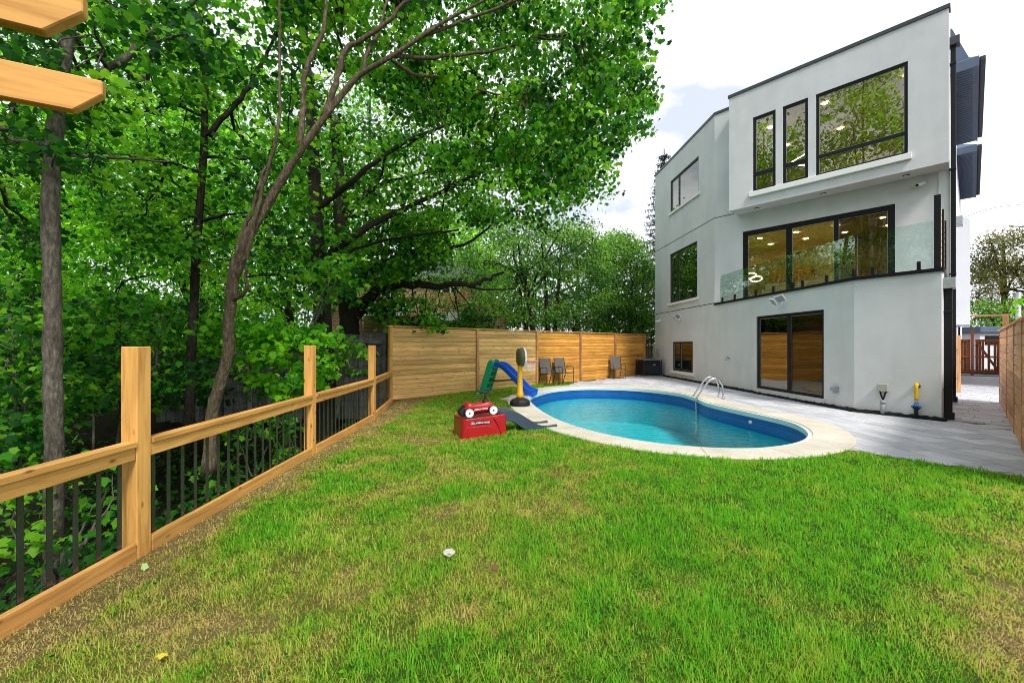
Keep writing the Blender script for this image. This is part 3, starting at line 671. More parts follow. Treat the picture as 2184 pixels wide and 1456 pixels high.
def disc(name, c, r, mat, par, h=0.012): return obj(name, MB().lathe([(r, 0), (r, -h)], tuple(c), 12).mesh(name), M[mat], par)
for s_ in np.arange(0.6, 6.2, 1.25):
    for o_ in (-1.0, -2.4, -3.8): disc('pot_light', FW.pt(s_+0.2*(o_ < -2), o_, 5.848), 0.075, 'pot_light', hs)
for s_, o_ in ((1.6, -1.0), (3.3, -0.6), (5.3, -0.6), (3.3, -3.0), (5.3, -3.0), (1.6, -3.0)): disc('pot_light', FW.pt(s_, o_, 9.548), 0.075, 'pot_light', hs)
for y_ in (10.6, 11.7, 12.8, 13.9):
    for x_ in (9.3, 10.6): disc('pot_light', (x_, y_, 2.618), 0.07, 'pot_light', hs)
for x_, y_ in ((9.0, 17.5), (10.2, 19.5)): disc('pot_light', (x_, y_, 5.848), 0.07, 'pot_light', hs)
# pendants: two rings at the dining end, a triangle upstairs
for k, (s_, o_, z_) in enumerate(((0.95, -0.9, 4.15), (1.12, -0.95, 4.02))):
    c = FW.pt(s_, o_, z_); pts = [c+Vector((0.20*math.cos(t)*FW.d.x, 0.20*math.cos(t)*FW.d.y, 0.10*math.sin(t))) for t in np.linspace(0, 2*math.pi, 25)]
    obj('pendant_ring', MB().tube(pts, 0.014, 6).mesh('pendant_ring', True), M['pendant_light'], hs)
obj('pendant_canopy', MB().lathe([(0.16, 0.03), (0.16, 0)], tuple(FW.pt(0.98, -0.9, 5.80)), 16).mesh('pendant_canopy'), M['black'], hs)
c = FW.pt(2.7, -0.4, 7.75); tp = [c+Vector((FW.d.x*a, FW.d.y*a, b)) for a, b in ((-.45, 0.02), (.35, 0.30), (.30, -.22), (-.45, 0.02))]
obj('pendant_triangle', MB().tube(tp, 0.016, 6).mesh('pendant_triangle'), M['pendant_light'], hs)
obj('smoke_alarm', MB().lathe([(0.08, 0), (0.07, -0.04)], tuple(FW.pt(3.2, -1.6, 9.546)), 14).mesh('smoke_alarm'), M['black_matte'], hs)
# things inside the rooms
obj('kitchen_cabinet', FW.box(MB(), 0.4, 2.0, -5.4, -4.9, ZT, 4.9).mesh('kitchen_cabinet'), M['cabinet'], hs)
obj('kitchen_island', FW.box(MB(), 0.9, 3.4, -3.6, -2.7, ZT, 4.0).mesh('kitchen_island', bevel=0.02), M['stucco_white'], hs)
for k in range(2):
    c = FW.pt(4.9+0.62*k, -0.75, 0); ch = MB()
    ch.lathe([(0.20, ZT), (0.24, ZT+.42), (0.27, ZT+.46), (0.27, ZT+.52)], (c.x, c.y, 0), 14)
    pts = [c+Vector((0.28*math.cos(t), 0.28*math.sin(t), ZT+0.62)) for t in np.linspace(FW.angle()-0.4, FW.angle()+3.5, 14)]
    ch.tube(pts, 0.10, 8, flat=0.7); tag(obj('lounge_seat', ch.mesh('lounge_seat', True), M['grey_plastic']), ['grey rounded lounge seat inside the terrace door, left of two', 'grey rounded lounge seat inside the terrace door, right of two'][k], 'lounge seat', 'lounge seats inside the terrace door')
obj('exercise_machine', MB().tube([(9.4, 10.3, .1), (9.2, 10.9, .15), (9.4, 11.3, 1.3)], 0.05, 8).tube([(9.1, 10.2, .12), (9.8, 10.6, .12)], 0.05).mesh('exercise_machine', True), M['grey_plastic'])
tag(bpy.data.objects['exercise_machine'], 'dark exercise machine standing inside the ground floor patio door', 'exercise machine')

# terrace edge, glass guard, spigots
def edge_trim(fr, a0, a1): obj('terrace_edge', fr.box(MB(), a0, a1, -.12, .045, ZT, ZT+.075).mesh('terrace_edge'), M['black'], hs)
edge_trim(FT, 0.02, LT+.02); edge_trim(FC, 0.0, LC+.03); edge_trim(FS, 0.0, LCE-.05)
GZ0, GZ1 = ZT+0.10, ZT+1.07
def panel(fr, a0, a1): obj('glass_panel', fr.box(MB(), a0, a1, -.055, -.043, GZ0, GZ1).mesh('glass_panel'), M['guard_glass'], hs)
cuts = [FT.at(p, 600)[0] for p in (1533, 1602, 1699)]+[LT-.03]
for i in range(3): panel(FT, cuts[i]+.012, cuts[i+1]-.012)
panel(FC, 0.05, LC-.13)
def spigot(fr, s_):
    m_ = MB(); fr.box(m_, s_-.028, s_+.028, -.075, -.022, ZT+.07, ZT+.26); fr.box(m_, s_-.05, s_+.05, -.10, -.002, ZT+.072, ZT+.088)
    obj('spigot', m_.mesh('spigot', bevel=0.004, seg=1), M['black'], hs)
for p in (1538, 1564, 1609, 1646, 1688, 1708, 1759, 1817): spigot(FT, FT.at(p, 610)[0])
for p in (1860, 1958): spigot(FC, FC.at(p, 585)[0])
for sj, fr in ((cuts[1], FT), (cuts[2], FT)): obj('glass_clip', fr.box(MB(), sj-.06, sj+.06, -.066, -.032, GZ1-.05, GZ1-.02).mesh('glass_clip'), M['black'], hs)
obj('glass_clip', FC.box(MB(), -.02, .13, -.066, -.032, GZ1-.05, GZ1-.02).mesh('glass_clip'), M['black'], hs)
# privacy screen along the passage side of the terrace
for a in (0.06, 1.45, 2.75):
    obj('screen_post', FS.box(MB(), a-.05, a+.05, -.11, -.01, ZT+.07, ZT+1.58).mesh('screen_post'), M['black'], hs)
for k in range(10):
    for a0, a1 in ((.12, 1.39), (1.51, 2.69)): obj('screen_slat', FS.box(MB(), a0, a1, -.075, -.045, ZT+.12+k*.145, ZT+.12+k*.145+.12).mesh('screen_slat'), M['paint_warm'], hs)
# plinth step and black membrane along the base
def strip(fr, a0, a1):
    n = int((a1-a0)/0.06)+2; V = []
    for i in range(n):
        a = a0+(a1-a0)*i/(n-1); h = 0.055+0.03*RNG.random(); w = 0.10+0.035*RNG.random()
        V += [fr.pt(a, .0, -.02), fr.pt(a, w, -.02), fr.pt(a, w-.01, h*.6), fr.pt(a, .03, h), fr.pt(a, .0, h)]
    Fc = [(i*5+k, i*5+(k+1) % 5, (i+1)*5+(k+1) % 5, (i+1)*5+k) for i in range(n-1) for k in range(5)]
    obj('foundation_membrane', mesh('foundation_membrane', V, Fc), M['membrane'], hs)
strip(FL, 0.3, LL); strip(FT, 0, LT+.05); strip(FC, -.02, LC+.08)
def render_coat(fr, a0, a1, z0): obj('stucco_coat', fr.box(MB(), a0, a1, 0, .018, z0, ZT-.02).mesh('stucco_coat'), M['stucco'], hs)
obj('step_sill', FT.box(MB(), wLD[0]-.02, wLD[1]+.05, .001, .05, wLD[2]-.16, wLD[2]-.004).mesh('step_sill'), M['stucco'], hs)

# downspouts and side details (in the plane of the passage wall)
def downspout(a, z0, z1, w=0.09, head=None):
    m_ = MB(); FS.box(m_, a-w/2, a+w/2, .03, .03+w, z0, z1); d_ = obj('downspout', m_.mesh('downspout', bevel=0.012), M['black'], hs)
    for z_ in np.linspace(z0+.5, z1-.5, max(2, int((z1-z0)/2.2))): obj('bracket', FS.box(MB(), a-w/2-.02, a+w/2+.02, .0, .035+w, z_, z_+.03).mesh('bracket'), M['black_matte'], d_)
    obj('outlet', FS.box(MB(), a-w/2-.015, a+w/2+.015, .02, .06+w, z0-.10, z0+.04).mesh('outlet', bevel=.01), M['black_matte'], d_)
    if head: obj('leader_head', FS.box(MB(), a-.13, a+.13, .005, .20, z1-.02, z1+.20).mesh('leader_head', bevel=.01), M[head], d_)
downspout(0.22, 0.12, 2.72, 0.12, 'zinc')
downspout(4.05, 0.12, 9.55, 0.10, 'flashing')
# eaves of the pitched roof further along
def eave(a0, a1, z, ov):
    e = obj('eave', FS.box(MB(), a0, a1, .0, ov, z, z+.03).mesh('eave'), M['siding'], hs)
    obj('fascia', FS.box(MB(), a0, a1, ov, ov+.03, z-.03, z+.24).mesh('fascia'), M['siding'], e)
    obj('fascia', FS.box(MB(), a0-.03, a0-.001, 0, ov+.03, z-.03, z+.24).mesh('fascia'), M['siding'], e)
    obj('gutter', FS.box(MB(), a0, a1, ov+.031, ov+.15, z+.08, z+.22).mesh('gutter', bevel=.02), M['flashing'], e)
    n = int((a1-a0)/0.16); gm = MB()
    for k in range(n): FS.box(gm, a0+k*.16+.12, a0+k*.16+.145, .06, ov-.10, z-.012, z-.001)
    obj('soffit_ribs', gm.mesh('soffit_ribs'), M['siding'], e)
    r_ = MB(); r_.add([FS.pt(a0, ov+.03, z+.24), FS.pt(a1, ov+.03, z+.24), FS.pt(a1, -3.4, z+2.3), FS.pt(a0+2.0, -3.4, z+2.3), FS.pt(a0, -.6, z+.24)], [(0, 1, 2, 3), (0, 3, 4)])
    obj('roof_slope', r_.mesh('roof_slope'), M['siding'], e)
eave(4.9, 11.2, 9.2, 0.52); eave(11.9, 19.5, 9.05, 0.52)
obj('sided_gable', MB().hexa([FS.pt(4.95, .0, 9.45), FS.pt(4.95, .38, 9.45), FS.pt(5.6, .38, 9.45), FS.pt(5.6, 0, 9.45), FS.pt(4.95, .0, 10.5), FS.pt(4.95, .03, 10.5), FS.pt(5.6, .03, 10.5), FS.pt(5.6, 0, 10.5)]).mesh('sided_gable'), M['siding'], hs)
obj('bay', FS.box(MB(), 9.2, 11.8, .0, .36, 2.25, 5.95).mesh('bay'), M['stucco_white'], hs)
obj('meter_box', FS.box(MB(), 7.0, 7.3, .0, .22, 5.3, 5.6).mesh('meter_box', bevel=.01), M['zinc'], hs)
obj('conduit', MB().tube([FS.pt(12.5, .06, .1), FS.pt(12.5, .06, 5.0), FS.pt(12.5, .2, 5.3)], 0.03, 8).mesh('conduit', True), M['black'], hs)
for z_ in (4.1,): obj('side_window', FS.box(MB(), 5.6, 6.6, .001, .03, z_, z_+1.1).mesh('side_window'), M['black'], hs)

# small fittings on the walls (each can be lifted off)
def fit(fr, px_, py_): s_, z_ = fr.at(px_, py_); return s_, z_
def floodlight(fr, px_, py_, label):
    s_, z_ = fit(fr, px_, py_); t = thing('floodlight', label, 'floodlight', tuple(fr.pt(s_, 0, z_-.1)), group='twin-panel floodlights on the stucco')
    obj('mount', MB().tube([fr.pt(s_, .0, z_-.05), fr.pt(s_, .07, z_-.05)], 0.06, 12).mesh('mount', True), M['white_plastic'], t)
    for k in (-1, 1):
        c = fr.pt(s_+k*.15, .17, z_+.05+.03*k); u = Vector((fr.d.x, fr.d.y, 0.06*k)).normalized(); n_ = Vector((fr.n.x+k*.35*fr.d.x, fr.n.y+k*.35*fr.d.y, -0.75)).normalized(); v = n_.cross(u).normalized(); u = v.cross(n_)
        hd = [c+u*a*.15+v*b*.12+n_*o for o in (-.03, .0) for a, b in ((-1, -1), (1, -1), (1, 1), (-1, 1))]
        h_ = obj('lamp_head', MB().hexa(hd).mesh('lamp_head', bevel=.01), M['white_plastic'], t)
        ln = [c+u*a*.125+v*b*.095+n_*o for o in (.0005, .004) for a, b in ((-1, -1), (1, -1), (1, 1), (-1, 1))]
        obj('lens', MB().hexa(ln).mesh('lens'), M['grey_plastic'], h_)
        obj('arm', MB().tube([fr.pt(s_, .06, z_-.05), c+n_*-.03], 0.02, 8).mesh('arm', True), M['white_plastic'], t)
    return t
floodlight(FT, 1668, 645, 'white twin floodlight above the lower patio door')
floodlight(FL, 1450, 679, 'small white twin floodlight on the wall below the middle left window')
def camera(fr, px_, py_, label):
    s_, z_ = fit(fr, px_, py_); t = thing('security_camera', label, 'camera', tuple(fr.pt(s_, 0, z_)), group='white security cameras on the house')
    obj('bracket', MB().tube([fr.pt(s_, .0, z_+.02), fr.pt(s_, .03, z_+.02)], 0.05, 12).mesh('bracket', True), M['white_plastic'], t)
    a = fr.pt(s_+.02, .05, z_+.01); b = fr.pt(s_-.13, .22, z_-.06)
    obj('camera_body', MB().tube([a, b], [0.045, 0.05], 12).mesh('camera_body', True), M['white_plastic'], t)
    obj('lens', MB().tube([b, b+(b-a)*.06], 0.036, 12).mesh('lens', True), M['black'], t)
camera(FW, 1972, 392, 'white security camera under the projecting upper storey')
camera(FL, 1409, 684, 'tiny white security camera at the far left end of the house wall')
s_, z_ = fit(FT, 1556, 764); t = thing('hose_tap', 'small metal hose tap on the lower stucco wall', 'tap', tuple(FT.pt(s_, 0, z_)))
obj('spout', MB().tube([FT.pt(s_, 0, z_), FT.pt(s_, .12, z_), FT.pt(s_, .16, z_-.06)], 0.022, 8).mesh('spout', True), M['zinc'], t)
obj('handle', MB().tube([FT.pt(s_-.06, .10, z_+.05), FT.pt(s_+.06, .10, z_+.05)], 0.014, 6).tube([FT.pt(s_, .10, z_), FT.pt(s_, .10, z_+.05)], .01, 6).mesh('handle', True), M['zinc'], t)
s_, z_ = fit(FT, 1784, 829); t = thing('wall_vent', 'small grey hooded vent on the wall beside the patio door', 'vent', tuple(FT.pt(s_, 0, z_)))
obj('hood', MB().hexa([FT.pt(s_-.08, .0, z_-.06), FT.pt(s_+.08, .0, z_-.06), FT.pt(s_+.08, .12, z_-.05), FT.pt(s_-.08, .12, z_-.05), FT.pt(s_-.08, .0, z_+.06), FT.pt(s_+.08, .0, z_+.06), FT.pt(s_+.08, .09, z_+.05), FT.pt(s_-.08, .09, z_+.05)]).mesh('hood', bevel=.008), M['grey_plastic'], t)
obj('duct', MB().tube([FT.pt(s_+.02, .06, z_-.05), FT.pt(s_+.02, .06, z_-.10)], 0.04, 10).mesh('duct', True), M['grey_plastic'], t)
s_, z_ = fit(FC, 1885, 827); t = thing('electrical_box', 'beige electrical box on a grey conduit at the corner wall', 'electrical box', tuple(FC.pt(s_, 0, 0)))
obj('box', FC.box(MB(), s_-.09, s_+.09, .0, .10, z_-.07, z_+.09).mesh('box', bevel=.008), M['box_beige'], t)
obj('cable', MB().tube([FC.pt(s_-.05, .06, z_-.07), FC.pt(s_-.03, .06, z_-.16), FC.pt(s_, .06, z_-.26)], .016, 6).tube([FC.pt(s_+.05, .06, z_-.07), FC.pt(s_+.03, .06, z_-.16), FC.pt(s_, .06, z_-.26)], .016, 6).mesh('cable', True), M['black'], t)
obj('conduit', MB().tube([FC.pt(s_, .07, .0), FC.pt(s_, .07, z_-.28)], .042, 12).mesh('conduit', True), M['grey_plastic'], t)
obj('collar', MB().tube([FC.pt(s_, .07, z_-.34), FC.pt(s_, .07, z_-.27)], .05, 12).mesh('collar', True), M['grey_plastic'], t)
s_, z_ = fit(FC, 1957, 822); t = thing('gas_riser', 'yellow gas pipe with blue valve rising at the house corner', 'gas pipe', tuple(FC.pt(s_, 0, 0)))
obj('pipe', MB().tube(smooth_path([FC.pt(s_, .0, z_-.01), FC.pt(s_, .07, z_+.03), FC.pt(s_, .10, z_-.03), FC.pt(s_, .10, z_-.12), FC.pt(s_, .10, z_-.30)], 4), .034, 10).mesh('pipe', True), M['pipe_yellow'], t)
obj('wall_sleeve', MB().tube([FC.pt(s_, .0, z_-.01), FC.pt(s_, .025, z_)], .05, 10).mesh('wall_sleeve', True), M['black'], t)
obj('coupling', MB().tube([FC.pt(s_, .10, z_-.38), FC.pt(s_, .10, z_-.29)], .028, 10).mesh('coupling', True), M['zinc'], t)
obj('valve', MB().tube([FC.pt(s_, .10, z_-.50), FC.pt(s_, .10, z_-.37)], .04, 10).tube([FC.pt(s_-.08, .10, z_-.44), FC.pt(s_+.08, .10, z_-.44)], .02, 8).mesh('valve', True), M['valve_blue'], t)
obj('lower_pipe', MB().tube([FC.pt(s_, .10, .0), FC.pt(s_, .10, z_-.49)], .036, 10).tube([FC.pt(s_, .10, .2), FC.pt(s_, .10, .26)], .055, 10).mesh('lower_pipe', True), M['black_matte'], t)

# ---------------------------------------------------------------- cedar privacy fence
LMESH = {}
def lumber(name, L, th, h, mat, par, loc, rz, ry=0.0, bev=0.004):
    """board with its length on local x, thickness on y, height on z; loc = centre (world)"""
    key = (round(L, 3), round(th, 3), round(h, 3), mat)
    if name == 'board' and th == .022 and key not in LMESH:      # shiplap: face board with a set-back lip under it
        LMESH[key] = MB().box(-L/2, L/2, -th/2, th/2, -h/2+.014, h/2).box(-L/2, L/2, th*.2, th/2, -h/2-.004, -h/2+.015).mesh(name, bevel=bev, seg=1)
    if key not in LMESH: LMESH[key] = MB().box(-L/2, L/2, -th/2, th/2, -h/2, h/2).mesh(name, bevel=bev, seg=1)
    o = obj(name, LMESH[key], M[mat], par); o.location = loc; o.rotation_euler = (0, ry, rz); return o
FB = Fr(F0, sub(F0, F1)); LB = dist(F0, F1)
fb = thing('privacy_fence', 'tall new cedar fence of horizontal boards behind the pool and chairs', 'fence', (F0[0], F0[1], 0))
posts = [0.0, .2238*LB, .428*LB, .6194*LB, .8066*LB, LB]
for i, a in enumerate(posts):
    pz0 = -0.1; c = FB.pt(a+(.05 if i == 0 else 0), .03, (pz0+2.06)/2)
    lumber('post', 2.06-pz0, .09, .10, 'cedar_red' if 0 < i < 5 else 'cedar', fb, c, FB.angle(), math.pi/2)
for i in range(5):
    a0, a1 = posts[i]+.055, posts[i+1]-.055; mat = 'cedar_fence' if i < 2 else 'cedar_orange'
    if i == 0: a0 += .05
    for k in range(15):
        z = -.045+k*.1395+.07
        c = FB.pt((a0+a1)/2, .0+RNG.normal(0, .0025), z); lumber('board', a1-a0, .022, .1365, mat, fb, c, FB.angle(), RNG.normal(0, .0006), .003)
lumber('cap_board', LB+.1, .12, .035, 'cedar', fb, FB.pt(LB/2, .01, 2.082), FB.angle())
# dark picket screen between the cedar fence and the house corner
dk = thing('picket_screen', 'dark weathered picket screen between cedar fence and house corner', 'fence', (7.2, 22.0, 0))
for k in range(6):
    lumber('picket', 1.9, .02, .075, 'dark_wood', dk, (6.98+k*.095, 22.15+k*.02, .85), 0, math.pi/2)
lumber('rail', .62, .04, .07, 'dark_wood', dk, (7.2, 22.22, 1.4), 0)

# ---------------------------------------------------------------- ravine railing
rl = thing('cedar_railing', 'low cedar railing with black metal balusters along the wooded edge', 'railing', (-2.95, 5, -.1))
RP = [(-2.86, .22), (-2.95, 3.275), (-3.03, 6.26), (-3.10, 9.24), (-3.46, 11.86)]
BAL = MB().box(-.018, .018, -.004, .004, -.40, .40).mesh('baluster', bevel=.0015, seg=1)
for i, p in enumerate(RP):
    if i < 4: lumber('post', 1.72, .128, .128, 'cedar', rl, (p[0], p[1], .675), math.pi/2, math.pi/2, .006)
for i in range(4):
    a, b = RP[i], RP[i+1]; d = sub(a, b); fr = Fr(a, d); L = dist(a, b); ang = fr.angle()
    e0 = .072; e1 = L-(.072 if i < 3 else .02); yo = -.035           # frame normal points to the yard side
    mid = (e0+e1)/2; n = fr.n
    yo = .026
    lumber('cap_rail', e1-e0, .095, .044, 'cedar', rl, fr.pt(mid, yo, .785), ang, 0, .004)
    lumber('top_rail', e1-e0, .040, .095, 'cedar', rl, fr.pt(mid, yo+.012, .714), ang, 0, .003)
    lumber('bottom_rail', e1-e0, .045, .150, 'cedar', rl, fr.pt(mid, yo+.018, -.052 if i < 3 else -.03), ang, 0, .004)
    nb = 18 if i < 3 else 16
    for k in range(nb):
        s_ = e0+(e1-e0)*(k+.5)/nb; o = obj('baluster', BAL, M['baluster'], rl); o.location = fr.pt(s_, yo-.018, .36); o.rotation_euler = (0, 0, ang+RNG.normal(0, .02))

# ---------------------------------------------------------------- pergola rafters overhead (top left)
pg = thing('pergola', 'cedar pergola rafters with angled tails overhead at upper left', 'pergola', (-4.2, .4, -.1))
def rafter(tail, dirv, zlo, hgt=.145, th=.042, L=3.2):
    d = Vector((dirv[0], dirv[1], 0)).normalized(); mb = MB()
    mb.prism_xz([(-L, 0), (-.09, 0), (0, .088), (0, hgt), (-L, hgt)], -th/2, th/2)
    o = obj('rafter', mb.mesh('rafter', bevel=.004, seg=1), M['cedar'], pg); o.location = (tail[0], tail[1], zlo); o.rotation_euler = (0, 0, math.atan2(d.y, d.x))
rafter((-1.71, 1.75), (1.9, 1.0), 2.50); rafter((-1.35, 1.321), (1.9, 1.0), 2.50)
rafter((-.99, .90), (1.9, 1.0), 2.50)
bd = Vector((1.9, 1.0, 0)).normalized(); pn = Vector((-bd.y, bd.x, 0))
lumber('beam', 4.0, .09, .14, 'cedar', pg, Vector((-1.6, 1.45, 2.43))-bd*1.6-pn*.6, math.atan2(pn.y, pn.x))
for k in (-1.9, .55):
    q = Vector((-1.6, 1.45, 0))-bd*1.6-pn*.6+pn*k; lumber('post', 2.5, .12, .12, 'cedar', pg, (q.x, q.y, 1.11), 0, math.pi/2)

# ---------------------------------------------------------------- passage fence, gate, neighbour bits on the right
pf = thing('passage_fence', 'cedar board fence running along the right side of the paved passage', 'fence', (10, 9, 0))
FP = Fr((6.2, 4.94), (1.104, 1.0)); e_ = [0.0, 1.815, FP.at(2160, 900)[0], FP.at(2143, 870)[0], FP.at(2132, 848)[0]]
e_ = [-.6, 1.9, 4.2, 6.6, 9.6]
e_ = [-.8, 1.82, 3.55, 5.85, 9.35]
for i, a in enumerate(e_): lumber('post', 2.0, .034, .05, 'cedar_red', pf, FP.pt(a, -.006, .92), FP.angle(), math.pi/2)
for i in range(4):
    a0, a1 = e_[i]+.03, e_[i+1]-.03
    for k in range(11): lumber('board', a1-a0, .022, .164, 'cedar_red', pf, FP.pt((a0+a1)/2, RNG.normal(0, .002), .0+.171*k+.084), FP.angle()+math.pi, RNG.normal(0, .0006), .003)
lumber('cap_board', e_[-1]-e_[0], .10, .035, 'cedar_red', pf, FP.pt((e_[-1]+e_[0])/2, 0, 1.925), FP.angle())
G0 = Vector((23.6, 22.0)); FG = Fr(G0, (0.6713, -0.7411))
gt = thing('side_gate', 'dark red brown wooden gate with diagonal brace at the end of the passage', 'gate', (G0.x, G0.y, 0))
def gboard(name, a0, a1, z0, z1, o0=0.0, th=.03, mat='gate_wood'):
    lumber(name, z1-z0, th, a1-a0, mat, gt, FG.pt((a0+a1)/2, o0, (z0+z1)/2), FG.angle(), math.pi/2) if (z1-z0) > (a1-a0) else lumber(name, a1-a0, th, z1-z0, mat, gt, FG.pt((a0+a1)/2, o0, (z0+z1)/2), FG.angle())
for k in range(3): gboard('board', .03+k*.115, .14+k*.115, .03, 1.75)
gboard('rail', .02, .38, 1.70, 1.83, .035); gboard('rail', .02, .38, .88, .98, .035); gboard('rail', .02, .38, .06, .18, .035)
gboard('gate_post', .39, .50, -.05, 2.35, .03, .1)
for k in range(8):
    if k in (3, 5): gboard('board', .56+k*.102, .655+k*.102, .10, .32); continue
    gboard('board', .56+k*.102, .655+k*.102, .10, 1.75)
gboard('rail', .55, 1.37, 1.70, 1.83, .035); gboard('rail', .55, 1.37, .88, .98, .035); gboard('rail', .55, 1.37, .10, .20, .035)
p0, p1 = FG.pt(.62, .06, 1.66), FG.pt(1.32, .06, .24); u = (p1-p0); br_ = MB(); v = Vector((0, 0, 1)).cross(Vector((FG.n.x, FG.n.y, 0))); w_ = u.normalized().cross(Vector((FG.n.x, FG.n.y, 0)))*.05; n3 = Vector((FG.n.x, FG.n.y, 0))*.025
obj('brace', br_.hexa([p0-w_, p1-w_, p1+w_, p0+w_, p0-w_+n3, p1-w_+n3, p1+w_+n3, p0+w_+n3]).mesh('brace'), M['gate_wood'], gt)
obj('latch', FG.box(MB(), .50, .72, .04, .06, 1.50, 1.53).mesh('latch'), M['black'], gt)
ga = thing('passage_arbor', 'plain wooden beam on a post spanning above the side gate', 'arbor', (22, 20, 0))
lumber('beam', 2.2, .06, .09, 'cedar_red', ga, FG.pt(.6, .25, 3.03), FG.angle()); lumber('post', 3.1, .18, .20, 'cedar_red', ga, FG.pt(1.56, .25, 1.45), FG.angle(), math.pi/2)
lumber('stub_post', 1.9, .1, .1, 'cedar_red', ga, FS.pt(7.6, .12, .9), FS.angle(), math.pi/2)
sh = thing('garden_shed', 'small grey shed with dark roof beyond the side gate', 'shed', (29, 25, 0))
obj('wall', MB().box(28.6, 31.0, 25.5, 28, 0, 2.3).mesh('wall'), M['stucco_white'], sh); obj('roof', MB().box(28.4, 31.2, 25.3, 28.2, 2.3, 2.65).mesh('roof', bevel=.02), M['siding'], sh)
obj('window', MB().box(28.9, 29.9, 25.46, 25.499, 1.55, 2.1).mesh('window'), M['black'], sh)
nb = thing('brick_neighbour', 'red brick neighbouring house wall above the passage fence at the right edge', 'house', (22, 16, 0))
FN = Fr((16.9, 13.0), (0.55, 1.0))
qa, qb, qc, qd = (18.3, 14.9), (24, 13.5), (29, 18.5), (23.8, 19.5)
obj('wall', MB().hexa([Vector((*p, z)) for z in (-.2, 2.95) for p in (qa, qb, qc, qd)]).mesh('wall'), M['brick'], nb)
obj('roof', MB().hexa([Vector((18.0, 14.7, 2.95)), Vector((24.2, 13.2, 2.95)), Vector((29.3, 18.7, 2.95)), Vector((23.6, 19.8, 2.95)), Vector((22.3, 15.8, 4.2)), Vector((24, 15.2, 4.2)), Vector((26, 17.4, 4.2)), Vector((24.6, 17.8, 4.2))]).mesh('roof'), M['siding'], nb)
obj('vent_pipe', MB().tube([(17.9, 14.75, -.2), (17.9, 14.75, 3.4)], .07, 10).mesh('vent_pipe', True), M['zinc'], nb)
wr_ = obj('overhead_wire', MB().tube(smooth_path([P(2040, 470, 22), P(2110, 446, 26), P(2184, 436, 30), P(2300, 430, 36)], 6), .012, 5).mesh('overhead_wire', True), M['black_matte'])
tag(wr_, 'thin overhead wire crossing the sky right of the house', 'wire')

# ---------------------------------------------------------------- old grey fence and brick house beyond the ravine
og = thing('old_fence', 'weathered grey vertical board fence behind the trees left of the cedar fence', 'fence', (-6, 12.5, 0))
x = -3.75; k = 0
while x > -10.6:
    h = 1.86+RNG.normal(0, .015)-(0.10 if x < -6.2 else 0); lumber('board', 2.5, .02, .135, 'grey_wood', og, (x, 12.35+.05*(k % 2)*.3+RNG.normal(0, .004), h-1.25), math.pi, math.pi/2); x -= .143; k += 1
for z_ in (1.62, .72): lumber('rail', 6.9, .05, .09, 'grey_wood', og, (-7.1, 12.30, z_), 0)
for x_ in (-3.75, -6.2, -8.6): lumber('post', 2.7, .1, .1, 'grey_wood', og, (x_, 12.28, .7), 0, math.pi/2)
bh = thing('brick_house', 'red brick house with corrugated awnings half hidden behind the trees', 'house', (-5, 24, 0))
obj('wall', MB().box(-10.5, -1.9, 22.0, 30, -.3, 5.0).mesh('wall'), M['brick'], bh)
obj('wing', MB().box(-1.9, -.35, 21.2, 28, -.3, 3.9).mesh('wing'), M['brick'], bh)
obj('roof', MB().hexa([Vector((-10.9, 21.6, 5.0)), Vector((-1.6, 21.6, 5.0)), Vector((-1.6, 30.4, 5.0)), Vector((-10.9, 30.4, 5.0)), Vector((-9, 25.5, 6.7)), Vector((-3.5, 25.5, 6.7)), Vector((-3.5, 26.5, 6.7)), Vector((-9, 26.5, 6.7))]).mesh('roof'), M['flashing'], bh)
M['corrugated'] = plain('corrugated_sheet', (0.42, 0.43, 0.44), 0.4, 0.5, 0.3)
def awning(x0, x1, y0, y1, z0, z1):
    n = int((x1-x0)/.045); V = []
    for i in range(n+1):
        x = x0+(x1-x0)*i/n; dz = .02*(1 if i % 2 else -1); V += [(x, y0, z0+dz), (x, y1, z1+dz)]
    Fc = [(2*i, 2*i+2, 2*i+3, 2*i+1) for i in range(n)]
    a = obj('awning', mesh('awning', V, Fc), M['corrugated'], bh)
    for x in (x0+.1, x1-.1): obj('awning_post', MB().box(x-.05, x+.05, y0+.05, y0+.15, -.3, z0-.03).mesh('awning_post'), M['dark_wood'], a)
awning(-7.6, -5.2, 20.6, 22, 3.0, 3.8); awning(-4.2, -2.1, 20.6, 21.98, 2.75, 3.3)
for x0 in (-3.75, -6.9):
    w_ = obj('window', MB().box(x0, x0+1.0, 21.95, 22.04, 4.0, 4.65).mesh('window'), M['white_plastic'], bh)
    for k in range(2): obj('pane', MB().box(x0+.08+k*.45, x0+.48+k*.42, 21.935, 21.95, 4.07, 4.58).mesh('pane'), M['black'], w_)
for k in range(18): lumber('balcony_board', 1.1, .02, .12, 'balcony_wood', bh, (-4.6+k*.13, 21.9, 3.75), 0, math.pi/2)
obj('door', MB().box(-5.0, -4.1, 21.93, 22.02, .0, 2.1).mesh('door'), M['dark_wood'], bh)

